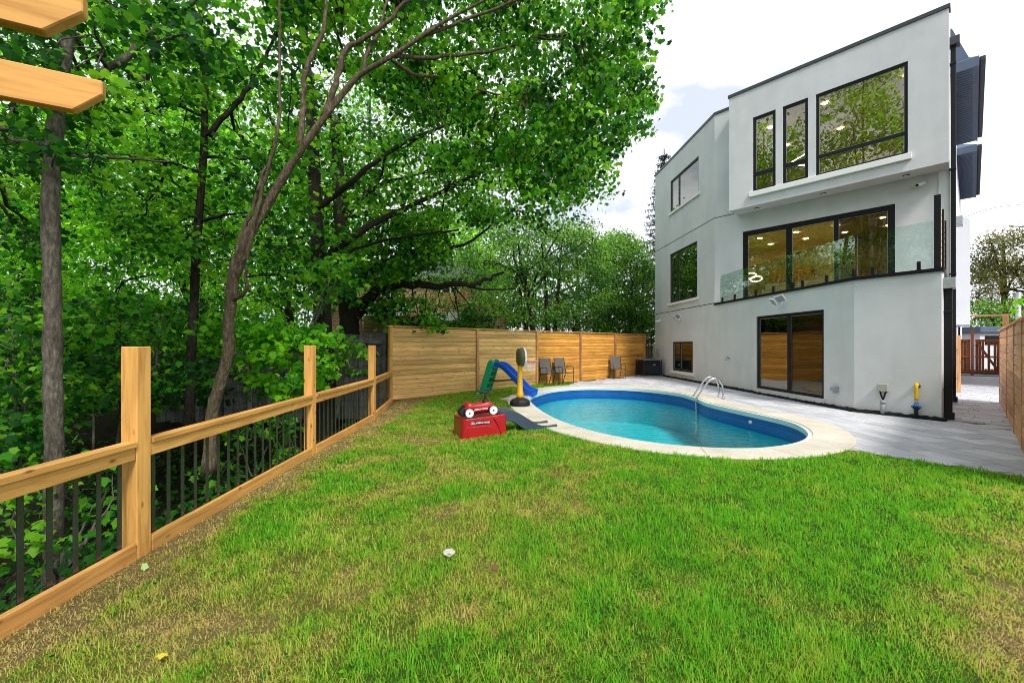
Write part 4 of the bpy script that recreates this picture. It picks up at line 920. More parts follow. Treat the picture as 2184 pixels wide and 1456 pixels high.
# ---------------------------------------------------------------- air conditioner
ac = thing('air_conditioner', 'dark louvred air conditioner condenser unit beside the house corner', 'air conditioner', (6.80, 20.75, 0), math.radians(6))
kid('pad', MB().box(-.50, .50, -.50, .50, -.01, .05).mesh('pad', bevel=.01), M['ac_top'], ac)
kid('core', MB().box(-.40, .40, -.40, .40, .06, .78).mesh('core'), M['black_matte'], ac)
for k in range(13):
    z = .09+k*.053; m_ = MB()
    for s_ in (-1, 1): m_.box(-.44, .44, s_*.43-.012, s_*.43+.012, z, z+.034); m_.box(s_*.43-.012, s_*.43+.012, -.418, .418, z, z+.034)
    kid('louvre', m_.mesh('louvre'), M['ac_dark'], ac)
for sx in (-1, 1):
    for sy in (-1, 1): kid('corner_post', MB().box(sx*.45-.02, sx*.45+.02, sy*.45-.02, sy*.45+.02, .05, .80).mesh('corner_post'), M['ac_dark'], ac)
kid('top_cover', MB().box(-.47, .47, -.47, .47, .80, .85).mesh('top_cover', bevel=.015), M['ac_top'], ac)
kid('fan_grille', MB().lathe([(.36, .85), (.34, .88), (.08, .895)], n=24).mesh('fan_grille', True), M['ac_dark'], ac)
kid('badge', MB().box(.02, .16, -.449, -.444, .55, .60).mesh('badge'), M['zinc'], ac)
dcn = thing('disconnect_box', 'small grey electrical disconnect on the wall behind the air conditioner', 'electrical box', tuple(FL.pt(.5, 0, 1.2)))
obj('box', FL.box(MB(), .42, .58, 0, .10, 1.05, 1.35).mesh('box', bevel=.008), M['grey_plastic'], dcn); obj('conduit', MB().tube([FL.pt(.5, .05, .5), FL.pt(.5, .05, 1.06)], .02, 8).mesh('conduit', True), M['grey_plastic'], dcn)

# ---------------------------------------------------------------- patio chairs
def make_chair(label, loc, rz):
    t = thing('patio_chair', label, 'chair', loc, rz, 'sling patio chairs along the cedar fence')
    for s_ in (-1, 1):                                 # local: faces -y
        x = s_*.27; arm = [(x, -.27, .0), (x, -.275, .40), (x, -.28, .58), (x, -.24, .655), (x, -.10, .665), (x, .12, .64), (x, .20, .60)]
        kid('arm_leg', MB().tube(smooth_path(arm, 4), .015, 8).mesh('arm_leg', True), M['chair_metal'], t)
        back = [(x*.93, .36, .0), (x*.93, .28, .25), (x*.93, .20, .42), (x*.93, .27, .72), (x*.93, .33, 1.02)]
        kid('back_leg', MB().tube(smooth_path(back, 4), .015, 8).mesh('back_leg', True), M['chair_metal'], t)
        kid('seat_rail', MB().tube([(x*.93, -.28, .44), (x*.93, .0, .415), (x*.93, .20, .42)], .014, 8).mesh('seat_rail', True), M['chair_metal'], t)
    kid('front_bar', MB().tube([(-.26, -.28, .43), (.26, -.28, .43)], .014, 8).mesh('front_bar', True), M['chair_metal'], t)
    kid('foot_bar', MB().tube([(-.27, -.10, .02), (.27, -.10, .02)], .012, 8).mesh('foot_bar', True), M['chair_metal'], t)
    def sheet(pts, w):
        pts = smooth_path(pts, 4); m_ = MB(); n = len(pts)
        V = [(s_*w, p[0], p[1]+dz) for dz in (0, .006) for p in pts for s_ in (-1, 1)]
        Fc = [(2*i, 2*i+1, 2*i+3, 2*i+2) for i in range(n-1)]+[(2*n+2*i, 2*n+2*i+2, 2*n+2*i+3, 2*n+2*i+1) for i in range(n-1)]
        return m_.add(V, Fc)
    kid('seat', sheet([(-.29, .435), (-.1, .405), (.1, .395), (.20, .415)], .245).mesh('seat', True), M['sling'], t)
    kid('backrest', sheet([(.205, .43), (.235, .56), (.275, .73), (.325, 1.0)], .245).mesh('backrest', True), M['sling'], t)
    return t
fa = FB.angle()
make_chair('grey sling patio chair nearest the toy basketball hoop, leftmost of three', (1.42, 16.0, .02), math.radians(28))
make_chair('grey sling patio chair in the middle, overlapping its left neighbour', (2.05, 16.55, .02), math.radians(30))
make_chair('grey sling patio chair standing alone near the air conditioner', (4.85, 19.2, .0), math.radians(5))

# ---------------------------------------------------------------- toys
# slide: green ladder, blue chute (local x = downhill)
sl = thing('toy_slide', 'plastic toddler slide with green ladder and blue chute', 'toy slide', (-.05, 12.9, .0), math.radians(-22))
for s_ in (-1, 1):
    y = s_*.23
    prof = [(-.98, .02), (-.93, .0), (-.80, .0), (-.77, .05), (-.50, .86), (-.45, .93), (-.46, 1.02), (-.52, 1.07), (-.60, 1.07), (-.66, 1.00), (-.70, .88)]
    kid('ladder_side', MB().prism_xz(prof, y-.035, y+.035).mesh('ladder_side', bevel=.015), M['toy_green'], sl)
    kid('ladder_foot', MB().box(-1.04, -.76, y-.07, y+.07, .0, .06).mesh('ladder_foot', bevel=.025), M['toy_green_pale'], sl)
    kid('handle_rim', MB().tube([(-.44, y-s_*.04, .80)]+[(-.555+.115*math.cos(a), y-s_*.04, .965+.115*math.sin(a)) for a in np.linspace(-.2, 2.6, 10)], .014, 6).mesh('handle_rim', True), M['toy_green_pale'], sl)
for k in range(4):
    z = .17+k*.19; xx_ = -.86+.31*(z/.95); kid('rung', MB().box(xx_-.05, xx_+.06, -.20, .20, z-.03, z+.02).mesh('rung', bevel=.012), M['toy_green'], sl)
kid('platform', MB().box(-.60, -.42, -.20, .20, .82, .87).mesh('platform', bevel=.012), M['toy_blue'], sl)
ctr = smooth_path([(-.48, .885), (-.30, .875), (-.12, .76), (.12, .54), (.36, .30), (.55, .13), (.72, .075), (.82, .07)], 4)
ch = MB(); prof = [(-.235, .10), (-.235, .135), (-.20, .135), (-.175, .015), (0, .0), (.175, .015), (.20, .135), (.235, .135), (.235, .10), (.19, -.03), (0, -.045), (-.19, -.03)]; n = len(prof)
for i, p in enumerate(ctr):
    q0 = ctr[max(i-1, 0)]; q1 = ctr[min(i+1, len(ctr)-1)]; tx, tz = q1[0]-q0[0], q1[1]-q0[1]; l = math.hypot(tx, tz); nx_, nz_ = -tz/l, tx/l
    ch.V += [Vector((p[0]+nx_*h, y, p[1]+nz_*h)) for y, h in prof]
ch.F = [(i*n+k, i*n+(k+1) % n, (i+1)*n+(k+1) % n, (i+1)*n+k) for i in range(len(ctr)-1) for k in range(n)]+[tuple(range(n-1, -1, -1)), tuple((len(ctr)-1)*n+k for k in range(n))]
kid('chute', ch.mesh('chute', bevel=.006, seg=2), M['toy_blue'], sl)
kid('chute_foot', MB().box(.42, .80, -.21, .21, .0, .09).mesh('chute_foot', bevel=.03), M['toy_blue'], sl)
kid('brace_bar', MB().tube([(-.72, 0, .44), (-.4, 0, .42), (-.1, 0, .46), (.14, 0, .47)], .028, 8).mesh('brace_bar', True), M['toy_olive'], sl)
# basketball hoop
hp = thing('toy_basketball_hoop', 'toddler basketball hoop with yellow pole and black weighted base', 'basketball hoop', (.20, 10.45, .03), math.radians(14))
kid('base', MB().lathe([(.25, .0), (.262, .03), (.262, .10), (.22, .15), (.10, .20), (.085, .21)], n=10).mesh('base', bevel=.008), M['tyre'], hp)
kid('pole', MB().lathe([(.088, .17), (.088, .30), (.072, .32), (.062, .75), (.056, 1.10), (.05, 1.35)], n=18).mesh('pole', True), M['yellow'], hp)
bo = [(.30*math.cos(a)*(1.0 if abs(math.cos(a)) < .9 else .97), 1.21+.245*math.sin(a)) for a in np.linspace(0, 2*math.pi, 22, endpoint=False)]
kid('backboard', MB().add([(.055, y, z) for y, z in bo]+[(.105, y, z) for y, z in bo], [tuple(range(21, -1, -1)), tuple(range(22, 44))]+[(i, (i+1) % 22, 22+(i+1) % 22, 22+i) for i in range(22)]).mesh('backboard', bevel=.012), M['white_plastic'], hp)
kid('back_shell', MB().add([(-.055, y*.72, 1.21+(z-1.21)*.86) for y, z in bo]+[(.054, y*.99, 1.21+(z-1.21)*.99) for y, z in bo], [tuple(range(21, -1, -1)), tuple(range(22, 44))]+[(i, (i+1) % 22, 22+(i+1) % 22, 22+i) for i in range(22)]).mesh('back_shell', True), M['toy_olive'], hp)
rc = (.27, 0, 1.10); kid('rim', MB().tube([(rc[0]+.15*math.cos(a), .15*math.sin(a), rc[2]) for a in np.linspace(0, 2*math.pi, 25)], .022, 8).mesh('rim', True), M['pink'], hp)
kid('rim_bracket', MB().box(.10, .15, -.05, .05, 1.06, 1.13).mesh('rim_bracket', bevel=.01), M['pink'], hp)
nt_ = MB()
for k in range(12):
    for sg in (1, -1):
        pts = []
        for j in range(6):
            a = 2*math.pi*(k+sg*j*.5)/12; r = .145-.012*j; pts.append((rc[0]+r*math.cos(a), r*math.sin(a), rc[2]-.015-.045*j))
        nt_.tube(pts, .004, 4, False)
kid('net', nt_.mesh('net'), M['net'], hp)
# red ride-on platform with ramp: local x along the front, y away from the yard
rx0 = (-.84, 7.0); rang = math.atan2(.29, .755)
rb = thing('coaster_platform', 'red plastic ride-on launch platform with slate ramp down to the coping', 'ride-on toy track', (rx0[0], rx0[1], float(lawn_z(-.5, 7.2))-.01), rang)
W_, D_, H_ = .81, .62, .375
body = MB(); nseg = 8
out = [(0.0, D_), (.0, .10)]+[(.10-.10*math.cos(a), .10-.10*math.sin(a)) for a in np.linspace(.2, math.pi/2, 6)]+[(W_-.03, 0), (W_, .03), (W_, D_)]
n = len(out); topz = lambda x: .325+.055*(x/W_)
V = [(x, y, 0) for x, y in out]+[(x+.012*(1 if x < .4 else -1), y+.010, topz(x)) for x, y in out]+[(x+.05*(1 if x < .4 else -1), y+.05 if y < .3 else y-.05, topz(x)) for x, y in out]+[(x+.05*(1 if x < .4 else -1), y+.05 if y < .3 else y-.05, topz(x)-.04) for x, y in out]
Fc = [(r*n+i, r*n+(i+1) % n, (r+1)*n+(i+1) % n, (r+1)*n+i) for r in range(3) for i in range(n)]+[tuple(3*n+i for i in range(n))]
bo_ = kid('body', MB().add(V, Fc).mesh('body', bevel=.01), M['red'], rb)
# raised arch panel and flared fender moulded into the front
arc = [(.09, .0), (.09, .195), (.40, .205), (.52, .195), (.60, .14), (.655, .06), (.67, .0)]
kid('front_panel', MB().prism_xz(arc, -.004, .02).mesh('front_panel', bevel=.006), M['red'], rb)
fen = [(.555, .335), (.640, .342), (.70, .23), (.74, .12), (.762, .0), (.70, .0), (.675, .10), (.62, .22)]
kid('fender', MB().prism_xz(fen, -.012, .02).mesh('fender', bevel=.008), M['red'], rb)
dec = [(.16, .262), (.20, .232), (.47, .240), (.52, .262), (.47, .285), (.21, .285)]
kid('decal', MB().prism_xz(dec, -.0035, .0).mesh('decal'), M['black'], rb)
for k in range(6):
    for r in range(3):
        if (k+r) % 2 == 0: kid('checker', MB().box(.155+k*.012+r*.006, .166+k*.012+r*.006, -.0050, -.0036, .232+r*.014+(.01 if k < 3 else 0), .245+r*.014+(.01 if k < 3 else 0)).mesh('checker'), M['white_plastic'], rb)
def lettering(txt, size, loc, par, rx=math.pi/2, shear=.3):
    c = bpy.data.curves.new('lettering', 'FONT'); c.body = txt; c.size = size; c.extrude = .0008; c.shear = shear; c.align_x = 'CENTER'; c.align_y = 'CENTER'; c.offset = .0012
    tmp = bpy.data.objects.new('lettering_source', c); COL.objects.link(tmp); dg = bpy.context.evaluated_depsgraph_get()
    me = bpy.data.meshes.new_from_object(tmp.evaluated_get(dg)); bpy.data.objects.remove(tmp); me.materials.clear(); me.materials.append(M['white_plastic'])
    o = bpy.data.objects.new('lettering', me); COL.objects.link(o); o.parent = par; o.location = loc; o.rotation_euler = (rx, 0, 0); return o
lettering('JUMP-A-TOTER', .036, (.365, -.0055, .262), rb)
# ramp
cen = smooth_path([(W_-.10, .365), (W_+.05, .362), (W_+.20, .335), (W_+.42, .20), (W_+.62, .085), (W_+.80, .05), (W_+1.02, .065)], 5)
rp = MB(); prof = [(-.22, -.13), (-.22, .055), (-.185, .055), (-.175, 0), (.175, 0), (.185, .055), (.22, .055), (.22, -.13), (.19, -.13), (.17, -.03), (-.17, -.03), (-.19, -.13)]; n = len(prof); yc = .30
for i, p in enumerate(cen):
    q0 = cen[max(i-1, 0)]; q1 = cen[min(i+1, len(cen)-1)]; tx, tz = q1[0]-q0[0], q1[1]-q0[1]; l = math.hypot(tx, tz); nx_, nz_ = -tz/l, tx/l
    k_ = max(0.45, min(1.0, p[1]/.12)) if i > len(cen)*.7 else 1.0
    rp.V += [Vector((p[0]+nx_*(h if h > 0 else h*k_), yc+y, max(p[1]+nz_*(h if h > 0 else h*k_), .003))) for y, h in prof]
rp.F = [(i*n+k, (i+1)*n+k, (i+1)*n+(k+1) % n, i*n+(k+1) % n) for i in range(len(cen)-1) for k in range(n)]+[tuple(range(n)), tuple((len(cen)-1)*n+k for k in range(n-1, -1, -1))]
kid('ramp', rp.mesh('ramp'), M['toy_slate'], rb)
kid('ramp_support', MB().box(W_+.38, W_+.52, yc-.15, yc+.15, .0, .13).mesh('ramp_support', bevel=.01), M['toy_slate'], rb)
# the car on top
cr = thing('ride_on_car', 'small red ride-on car with white wheels parked on top of the red platform', 'ride-on car', (0, 0, 0), rang)
cr.location = rb.location+Matrix.Rotation(rang, 3, 'Z') @ Vector((.10, .06, .345)); cr.rotation_euler = (0, -.07, rang)
bp = [(-.02, .06), (-.02, .14), (.02, .21), (.07, .245), (.10, .235), (.12, .205), (.20, .200), (.34, .210), (.40, .225), (.46, .215), (.52, .165), (.55, .10), (.54, .06), (.30, .048)]
cb_ = MB(); layers = [(.03, .86), (.055, .97), (.10, 1.0), (.24, 1.0), (.285, .97), (.31, .86)]
for y, sc_ in layers: cb_.V += [Vector((.26+(x-.26)*sc_, y, .12+(z-.12)*sc_)) for x, z in bp]
n = len(bp); cb_.F = [(r*n+i, r*n+(i+1) % n, (r+1)*n+(i+1) % n, (r+1)*n+i) for r in range(5) for i in range(n)]+[tuple(range(n-1, -1, -1)), tuple(5*n+i for i in range(n))]
kid('body', cb_.mesh('body', True), M['red'], cr)
kid('chassis', MB().box(.02, .50, .05, .29, .035, .07).mesh('chassis', bevel=.01), M['tyre'], cr)
kid('seat_back', MB().prism_xz([(-.10, .10), (-.08, .02), (.0, .02), (.02, .20), (-.03, .16)], .06, .28).mesh('seat_back', bevel=.015), M['tyre'], cr)
for x_ in (.055, .485):
    for y0, y1 in ((.0, .045), (.295, .34)):
        w_ = kid('wheel', MB().tube([(x_, y0, .075), (x_, y1, .075)], .082, 20).mesh('wheel', bevel=.006), M['tyre'], cr)
        yy_ = y0-.006 if y0 < .1 else y1+.0
        h_ = kid('hub_cap', MB().tube([(x_, yy_, .075), (x_, yy_+.007, .075)], .072, 20).mesh('hub_cap'), M['white_plastic'], w_)
        kid('axle_cap', MB().tube([(x_, yy_-.008 if y0 < .1 else yy_+.004, .075), (x_, yy_+.004 if y0 < .1 else yy_+.016, .075)], .014, 10).mesh('axle_cap'), M['tyre'], w_)
kid('steering_column', MB().tube([(.40, .17, .20), (.40, .17, .38)], .014, 8).lathe([(.07, .205), (.05, .245), (.02, .26)], (.40, .17, 0), 12).mesh('steering_column', True), M['tyre'], cr)
sw = [(.40+.085*math.cos(a), .17+.085*math.sin(a), .385+.015*math.cos(a)) for a in np.linspace(0, 2*math.pi, 25)]
kid('steering_wheel', MB().tube(sw, .014, 8).tube([(.32, .17, .37), (.48, .17, .40)], .012, 6).mesh('steering_wheel', True), M['tyre'], cr)
lettering('JUMP-A-TOTER', .036, (.27, .024, .115), cr)

# stepping slabs by the slide
stb = obj('edge_slab', MB().prism([(-.35, 11.75), (.25, 11.35), (.42, 12.1), (-.02, 12.6)], -.05, .022).mesh('edge_slab', bevel=.006), M['concrete'])
tag(stb, 'pale stone slab set against the coping beside the toy hoop', 'slab')
# stone and litter on the lawn
def blob(name, c, r, mat, label, cat, flat=.5):
    bm = bmesh.new(); bmesh.ops.create_icosphere(bm, subdivisions=2, radius=1)
    for v in bm.verts:
        k = 1+.22*math.sin(v.co.x*5+c[0])*math.cos(v.co.y*4+c[1])+RNG.normal(0, .07); v.co = Vector((v.co.x*r*k, v.co.y*r*k*.85, v.co.z*r*flat*k))
    m_ = bpy.data.meshes.new(name); bm.to_mesh(m_); bm.free(); o = obj(name, m_, M[mat]); o.location = c; return tag(o, label, cat)
g = G(957, 1198, -.07); blob('lawn_stone', (g.x, g.y, float(lawn_z(g.x, g.y))+.035), .048, 'stone_white', 'pale rough stone lying in the middle of the lawn', 'stone')

# ---------------------------------------------------------------- foliage
MAPLE_V = np.array([(0, .38, 0), (0, 0, .02), (.40, .05, -.07), (.35, .25, 0), (.57, .52, -.11), (.30, .63, 0), (0, 1.0, -.10), (-.30, .63, 0), (-.57, .52, -.11), (-.35, .25, 0), (-.40, .05, -.07)])
MAPLE_T = np.array([(0, i, i % 10+1) for i in range(1, 11)])
SIMPLE_V = np.array([(0, 0, 0), (.36, .45, .08), (0, 1, -.05), (-.36, .45, .08)]); SIMPLE_T = np.array([(0, 1, 2), (0, 2, 3)])
def leaf_arrays(C, size, tiltm, tmpl, tint):
    Vt, Tt = tmpl; n = len(C); yaw = RNG.uniform(0, 2*np.pi, n); tilt = np.clip(RNG.normal(tiltm, .45, n), -.4, 2.0); roll = RNG.normal(0, .35, n)
    v = Vt[None]*size[:, None, None]; x, y, z = v[..., 0], v[..., 1], v[..., 2]
    cr_, sr = np.cos(roll)[:, None], np.sin(roll)[:, None]; x, z = x*cr_+z*sr, -x*sr+z*cr_
    ct, s_ = np.cos(-tilt)[:, None], np.sin(-tilt)[:, None]; y, z = y*ct-z*s_, y*s_+z*ct
    cy_, sy = np.cos(yaw)[:, None], np.sin(yaw)[:, None]; x, y = x*cy_-y*sy, x*sy+y*cy_
    V = np.stack([x, y, z], -1)+C[:, None, :]; K = len(Vt)
    T = Tt[None]+(np.arange(n)*K)[:, None, None]
    return V.reshape(-1, 3), T.reshape(-1, 3), np.repeat(tint, K)
def vol_px(poly, y0, y1, n):                          # cluster centres in a slanted block of air seen through an outline
    xs = [p[0] for p in poly]; ys = [p[1] for p in poly]; out = []
    while len(out) < n:
        a = RNG.uniform(min(xs), max(xs), n*2); b = RNG.uniform(min(ys), max(ys), n*2); k = inpoly(a, b, poly)
        for u, v in zip(a[k], b[k]): out.append(tuple(P(u, v, RNG.uniform(y0, y1))))
    return np.array(out[:n])
def vol_ell(c, r, n, shell=.35):
    d = RNG.normal(size=(n, 3)); d /= np.linalg.norm(d, axis=1)[:, None]; k = RNG.uniform(shell, 1, n)**.6
    return np.array(c)+d*k[:, None]*np.array(r)
def polyl(pts, Y=None):
    return [P(*p) if len(p) == 3 else P(p[0], p[1], Y) for p in pts]
TREES = 0
def tree(name, label, cat, trunk, tr_r, limbs, clusters, leaf, size, per, mat, barkm, spread=.42, tmpl='maple', tilt=.75, tint=(.45, .25), group=None, flat=.42, twigs=True):
    """trunk: points; limbs: list of (points, r0, r1); clusters: Nx3"""
    base_ = trunk[0]; t = thing(name, label, cat, tuple(base_), group=group)
    tp = smooth_path(trunk, 5); n = len(tp)
    rad = list(np.interp(np.linspace(0, 1, n), np.linspace(0, 1, len(tr_r)), tr_r))
    rad = [r*(1+.03*math.sin(i*1.7)+RNG.normal(0, .02)) for i, r in enumerate(rad)]; rad[0] *= 1.3; rad[1] *= 1.12
    tb_ = MB().tube(tp, rad, 16); rj = np.repeat(rad, 16)
    for i_ in range(len(tb_.V)): tb_.V[i_] = tb_.V[i_]+Vector(RNG.normal(0, 1, 3))*float(rj[i_])*.045
    obj('trunk', tb_.mesh('trunk', True), barkm, t)
    anchors = [np.array(p) for p in tp[n//3:]]
    for pts, r0, r1 in limbs:
        lp = smooth_path(pts, 5); k = len(lp); lr = [r0+(r1-r0)*i/(k-1) for i in range(k)]
        lp = [p+RNG.normal(0, r0*.25, 3)*(0 < i < k-1) for i, p in enumerate(lp)]
        obj('limb', MB().tube(lp, lr, 8).mesh('limb', True), barkm, t); anchors += [np.array(p) for p in lp[1:]]
    C = np.asarray(clusters); nc = len(C)
    if twigs:
        tw = MB(); A_ = np.array(anchors); hub = C[RNG.permutation(nc)[:max(3, nc//9)]]; hubs = []
        for h in hub:
            j = np.argmin(((A_-h)**2).sum(1)); a = A_[j]; L = np.linalg.norm(h-a)
            pts = [a+(h-a)*f+np.array([0, 0, -.06*L*math.sin(f*math.pi)])+RNG.normal(0, .035*L, 3)*(0 < f < 1) for f in np.linspace(0, 1, 6)]
            r = min(.012+.010*L, .05); tw.tube(pts, [r*(1-.65*f) for f in np.linspace(0, 1, 6)], 5, False); hubs += pts[2:]
        A2 = np.concatenate([A_, np.array(hubs)])
        for c in C:
            j = np.argmin(((A2-c)**2).sum(1)); a = A2[j]; L = np.linalg.norm(c-a)
            if L < .1: continue
            pts = [a+(c-a)*f+RNG.normal(0, .04*L, 3)*(0 < f < 1) for f in np.linspace(0, 1, 4)]
            r = min(.006+.004*L, .018); tw.tube(pts, [r*(1-.7*f) for f in np.linspace(0, 1, 4)], 4, False)
        obj('branches', tw.mesh('branches', True), barkm, t, 'stuff')
    k = per; ctr = np.repeat(C, k, 0); sp_ = np.repeat(RNG.uniform(.7, 1.3, nc)*spread, k)[:, None]
    off = RNG.normal(size=(nc*k, 3)); off *= (RNG.random((nc*k, 1))**.45*1.55/np.linalg.norm(off, axis=1)[:, None]); off = off*sp_*np.array([1, 1, flat]); off[:, 2] -= .18*(off[:, 0]**2+off[:, 1]**2)/np.maximum(sp_[:, 0], .05)
    pos = ctr+off; sz = RNG.uniform(.5, 1.35, nc*k)*size
    tn = np.clip(np.repeat(RNG.normal(tint[0]-.06, tint[1]*1.35, nc), k)+RNG.normal(0, .22, nc*k), 0, 1)
    V, T, tt = leaf_arrays(pos, sz, tilt, (MAPLE_V, MAPLE_T) if tmpl == 'maple' else (SIMPLE_V, SIMPLE_T), tn)
    obj('crown', tri_mesh('crown', V, T, {'tint': tt}), M[mat], t, 'stuff')
    return t
TR = 'maples along the wooded edge'
# 1: nearest trunk on the left
tree('maple_tree', 'nearest tall grey trunk behind the railing at far left', 'tree',
     polyl([(110, 1330, 4.2), (116, 1000, 4.2), (112, 800, 4.2), (112, 640, 4.2), (108, 480, 4.2), (112, 330, 4.25), (130, 170, 4.3), (148, 0, 4.4), (160, -400, 4.6), (150, -1000, 4.8)]), (.076, .072, .070, .068, .067, .064, .062, .06, .055, .04),
     [(polyl([(130, 230, 4.3), (220, 165, 4.4), (310, 85, 4.6), (420, 0, 4.9), (520, -120, 5.2)]), .045, .018), (polyl([(112, 310, 4.25), (40, 300, 4.2), (-80, 290, 4.1)]), .03, .012),
      (polyl([(135, 330, 4.3), (240, 335, 4.7), (360, 345, 5.2)]), .025, .01), (polyl([(150, -100, 4.4), (60, -400, 4.0), (-200, -700, 3.6)]), .05, .02), (polyl([(155, -300, 4.5), (400, -600, 4.6), (650, -800, 4.8)]), .05, .02)],
     np.concatenate([vol_px([(0, -40), (470, -40), (440, 120), (330, 230), (160, 290), (0, 330)], 3.6, 6.0, 70), vol_px([(0, 250), (95, 280), (95, 600), (0, 640)], 4.6, 6.5, 26), vol_ell((-5.6, 3.2, 11.0), (2.6, 2.4, 4.0), 60)]),
     'maple', .078, 50, 'leaf_maple', M['bark_grey'], .30, tint=(.36, .25), group=TR)
# 2: slim dark trunk
tree('maple_tree', 'slim straight dark trunk between the grey trunk and the leaning tree', 'tree',
     polyl([(402, 930, 7.0), (408, 760, 7.0), (414, 640, 7.0), (421, 500, 7.0), (431, 380, 7.0), (437, 230, 7.0), (436, 100, 7.1), (424, -60, 7.2), (420, -500, 7.4)]), (.074, .068, .064, .060, .055, .048, .044, .04, .025),
     [(polyl([(444, 290, 7.0), (490, 235, 7.1), (540, 165, 7.2), (580, 95, 7.3), (620, 0, 7.4)]), .05, .02), (polyl([(442, 335, 7.0), (520, 340, 7.2), (585, 330, 7.4)]), .03, .012), (polyl([(438, 250, 7), (370, 225, 6.8), (300, 240, 6.6)]), .03, .012),
      (polyl([(430, 470, 7.0), (480, 460, 6.9), (530, 452, 6.8)]), .03, .014), (polyl([(432, 370, 7), (350, 345, 7.3), (260, 330, 7.7), (180, 325, 8)]), .03, .01)],
     np.concatenate([vol_px([(170, 190), (420, -30), (640, -30), (690, 200), (640, 470), (520, 600), (250, 560), (150, 380)], 6.2, 9.0, 170), vol_ell((-6.5, 8, 12), (2.8, 2.6, 3.6), 50)]),
     'maple', .088, 54, 'leaf_maple', M['bark_dark'], .36, tint=(.5, .25), group=TR)
# 3: pale leaning tree with the big limb over the lawn
t3 = [(447, 1010, 5.9), (452, 890, 5.9), (466, 830, 5.9), (487, 752, 5.9), (487, 690, 5.9), (493, 640, 5.9), (500, 578, 5.9), (520, 525, 5.9), (546, 474, 5.9), (577, 424, 5.95), (615, 360, 6.0), (650, 308, 6.0), (692, 250, 6.05), (735, 195, 6.1), (770, 158, 6.15), (836, 120, 6.2), (902, 76, 6.3), (962, 38, 6.4), (1042, -5, 6.5), (1150, -80, 6.7)]
tree('maple_tree', 'pale leaning maple whose long limb reaches over the lawn', 'tree', polyl(t3), (.085, .078, .074, .072, .071, .073, .074, .070, .066, .060, .055, .051, .045, .041, .038, .033, .028, .023, .017, .010),
     [(polyl([(500, 600, 5.9), (520, 560, 5.85), (531, 520, 5.8), (560, 400, 5.8), (590, 300, 5.8), (598, 180, 5.85), (596, 20, 5.9), (600, -100, 6)]), .035, .012),
      (polyl([(503, 570, 5.9), (516, 500, 5.95), (545, 430, 6.0), (560, 370, 6.1), (585, 340, 6.1)]), .04, .014),
      (polyl([(640, 318, 6.0), (645, 240, 6.05), (652, 150, 6.1), (690, 60, 6.2), (700, -60, 6.3)]), .05, .02),
      (polyl([(690, 252, 6.05), (715, 180, 6.1), (737, 108, 6.15), (790, 75, 6.2), (850, 20, 6.3), (900, -50, 6.4)]), .05, .02),
      (polyl([(770, 158, 6.15), (790, 100, 6.3), (815, 50, 6.4), (830, -30, 6.5)]), .035, .015),
      (polyl([(836, 120, 6.2), (930, 122, 6.6), (1040, 110, 7.1), (1160, 80, 7.7), (1290, 60, 8.2)]), .035, .012),
      (polyl([(836, 128, 6.2), (890, 160, 6.6), (960, 170, 7.0), (1060, 200, 7.6), (1200, 215, 8.2), (1330, 230, 8.8)]), .03, .01),
      (polyl([(496, 640, 5.9), (522, 620, 5.8), (525, 570, 5.75)]), .035, .02), (polyl([(900, 78, 6.3), (1050, 20, 6.8), (1250, -40, 7.5), (1400, -30, 8.2)]), .03, .01)],
     np.concatenate([vol_px([(560, -60), (1395, -60), (1405, 20), (1350, 110), (1392, 225), (1380, 265), (1300, 310), (1260, 380), (1170, 430), (1060, 380), (930, 330), (840, 210), (700, 120), (560, 60)], 6.7, 10.2, 440),
                     vol_ell((-2.0, 7.0, 9.6), (3.0, 2.2, 2.0), 60)]),
     'maple', .086, 66, 'leaf_maple', M['bark_pale'], .30, tilt=1.05, tint=(.55, .25), group=TR)
# 4, 5: old rough trunks in front of the grey fence
tree('maple_tree', 'thick rough barked trunk standing in front of the grey fence', 'tree',
     polyl([(697, 960, 10.6), (694, 800, 10.6), (690, 700, 10.6), (684, 600, 10.6), (678, 520, 10.7), (672, 430, 10.8), (668, 300, 11), (655, 150, 11.2), (640, -50, 11.5)]), (.24, .10),
     [(polyl([(684, 560, 10.6), (760, 500, 10.8), (850, 450, 11.6), (960, 400, 12.2), (1060, 350, 12.8), (1150, 330, 13.2)]), .11, .03), (polyl([(676, 450, 10.7), (760, 380, 10.9), (870, 300, 11.8), (1000, 250, 12.4)]), .09, .03),
      (polyl([(670, 380, 10.8), (600, 300, 10.8), (560, 200, 10.8)]), .07, .025), (polyl([(690, 640, 10.6), (720, 560, 10.3), (790, 520, 10.1), (900, 500, 10), (980, 490, 10)]), .05, .02)],
     np.concatenate([vol_px([(600, 170), (900, 160), (1100, 260), (1300, 330), (1290, 430), (1180, 480), (1050, 470), (930, 490), (760, 560), (620, 480)], 11.4, 15, 270), vol_px([(560, 480), (760, 500), (780, 600), (700, 640), (560, 640)], 10.6, 13, 40)]),
     'maple', .11, 54, 'leaf_maple', M['bark_dark'], .42, tint=(.5, .28), group=TR)
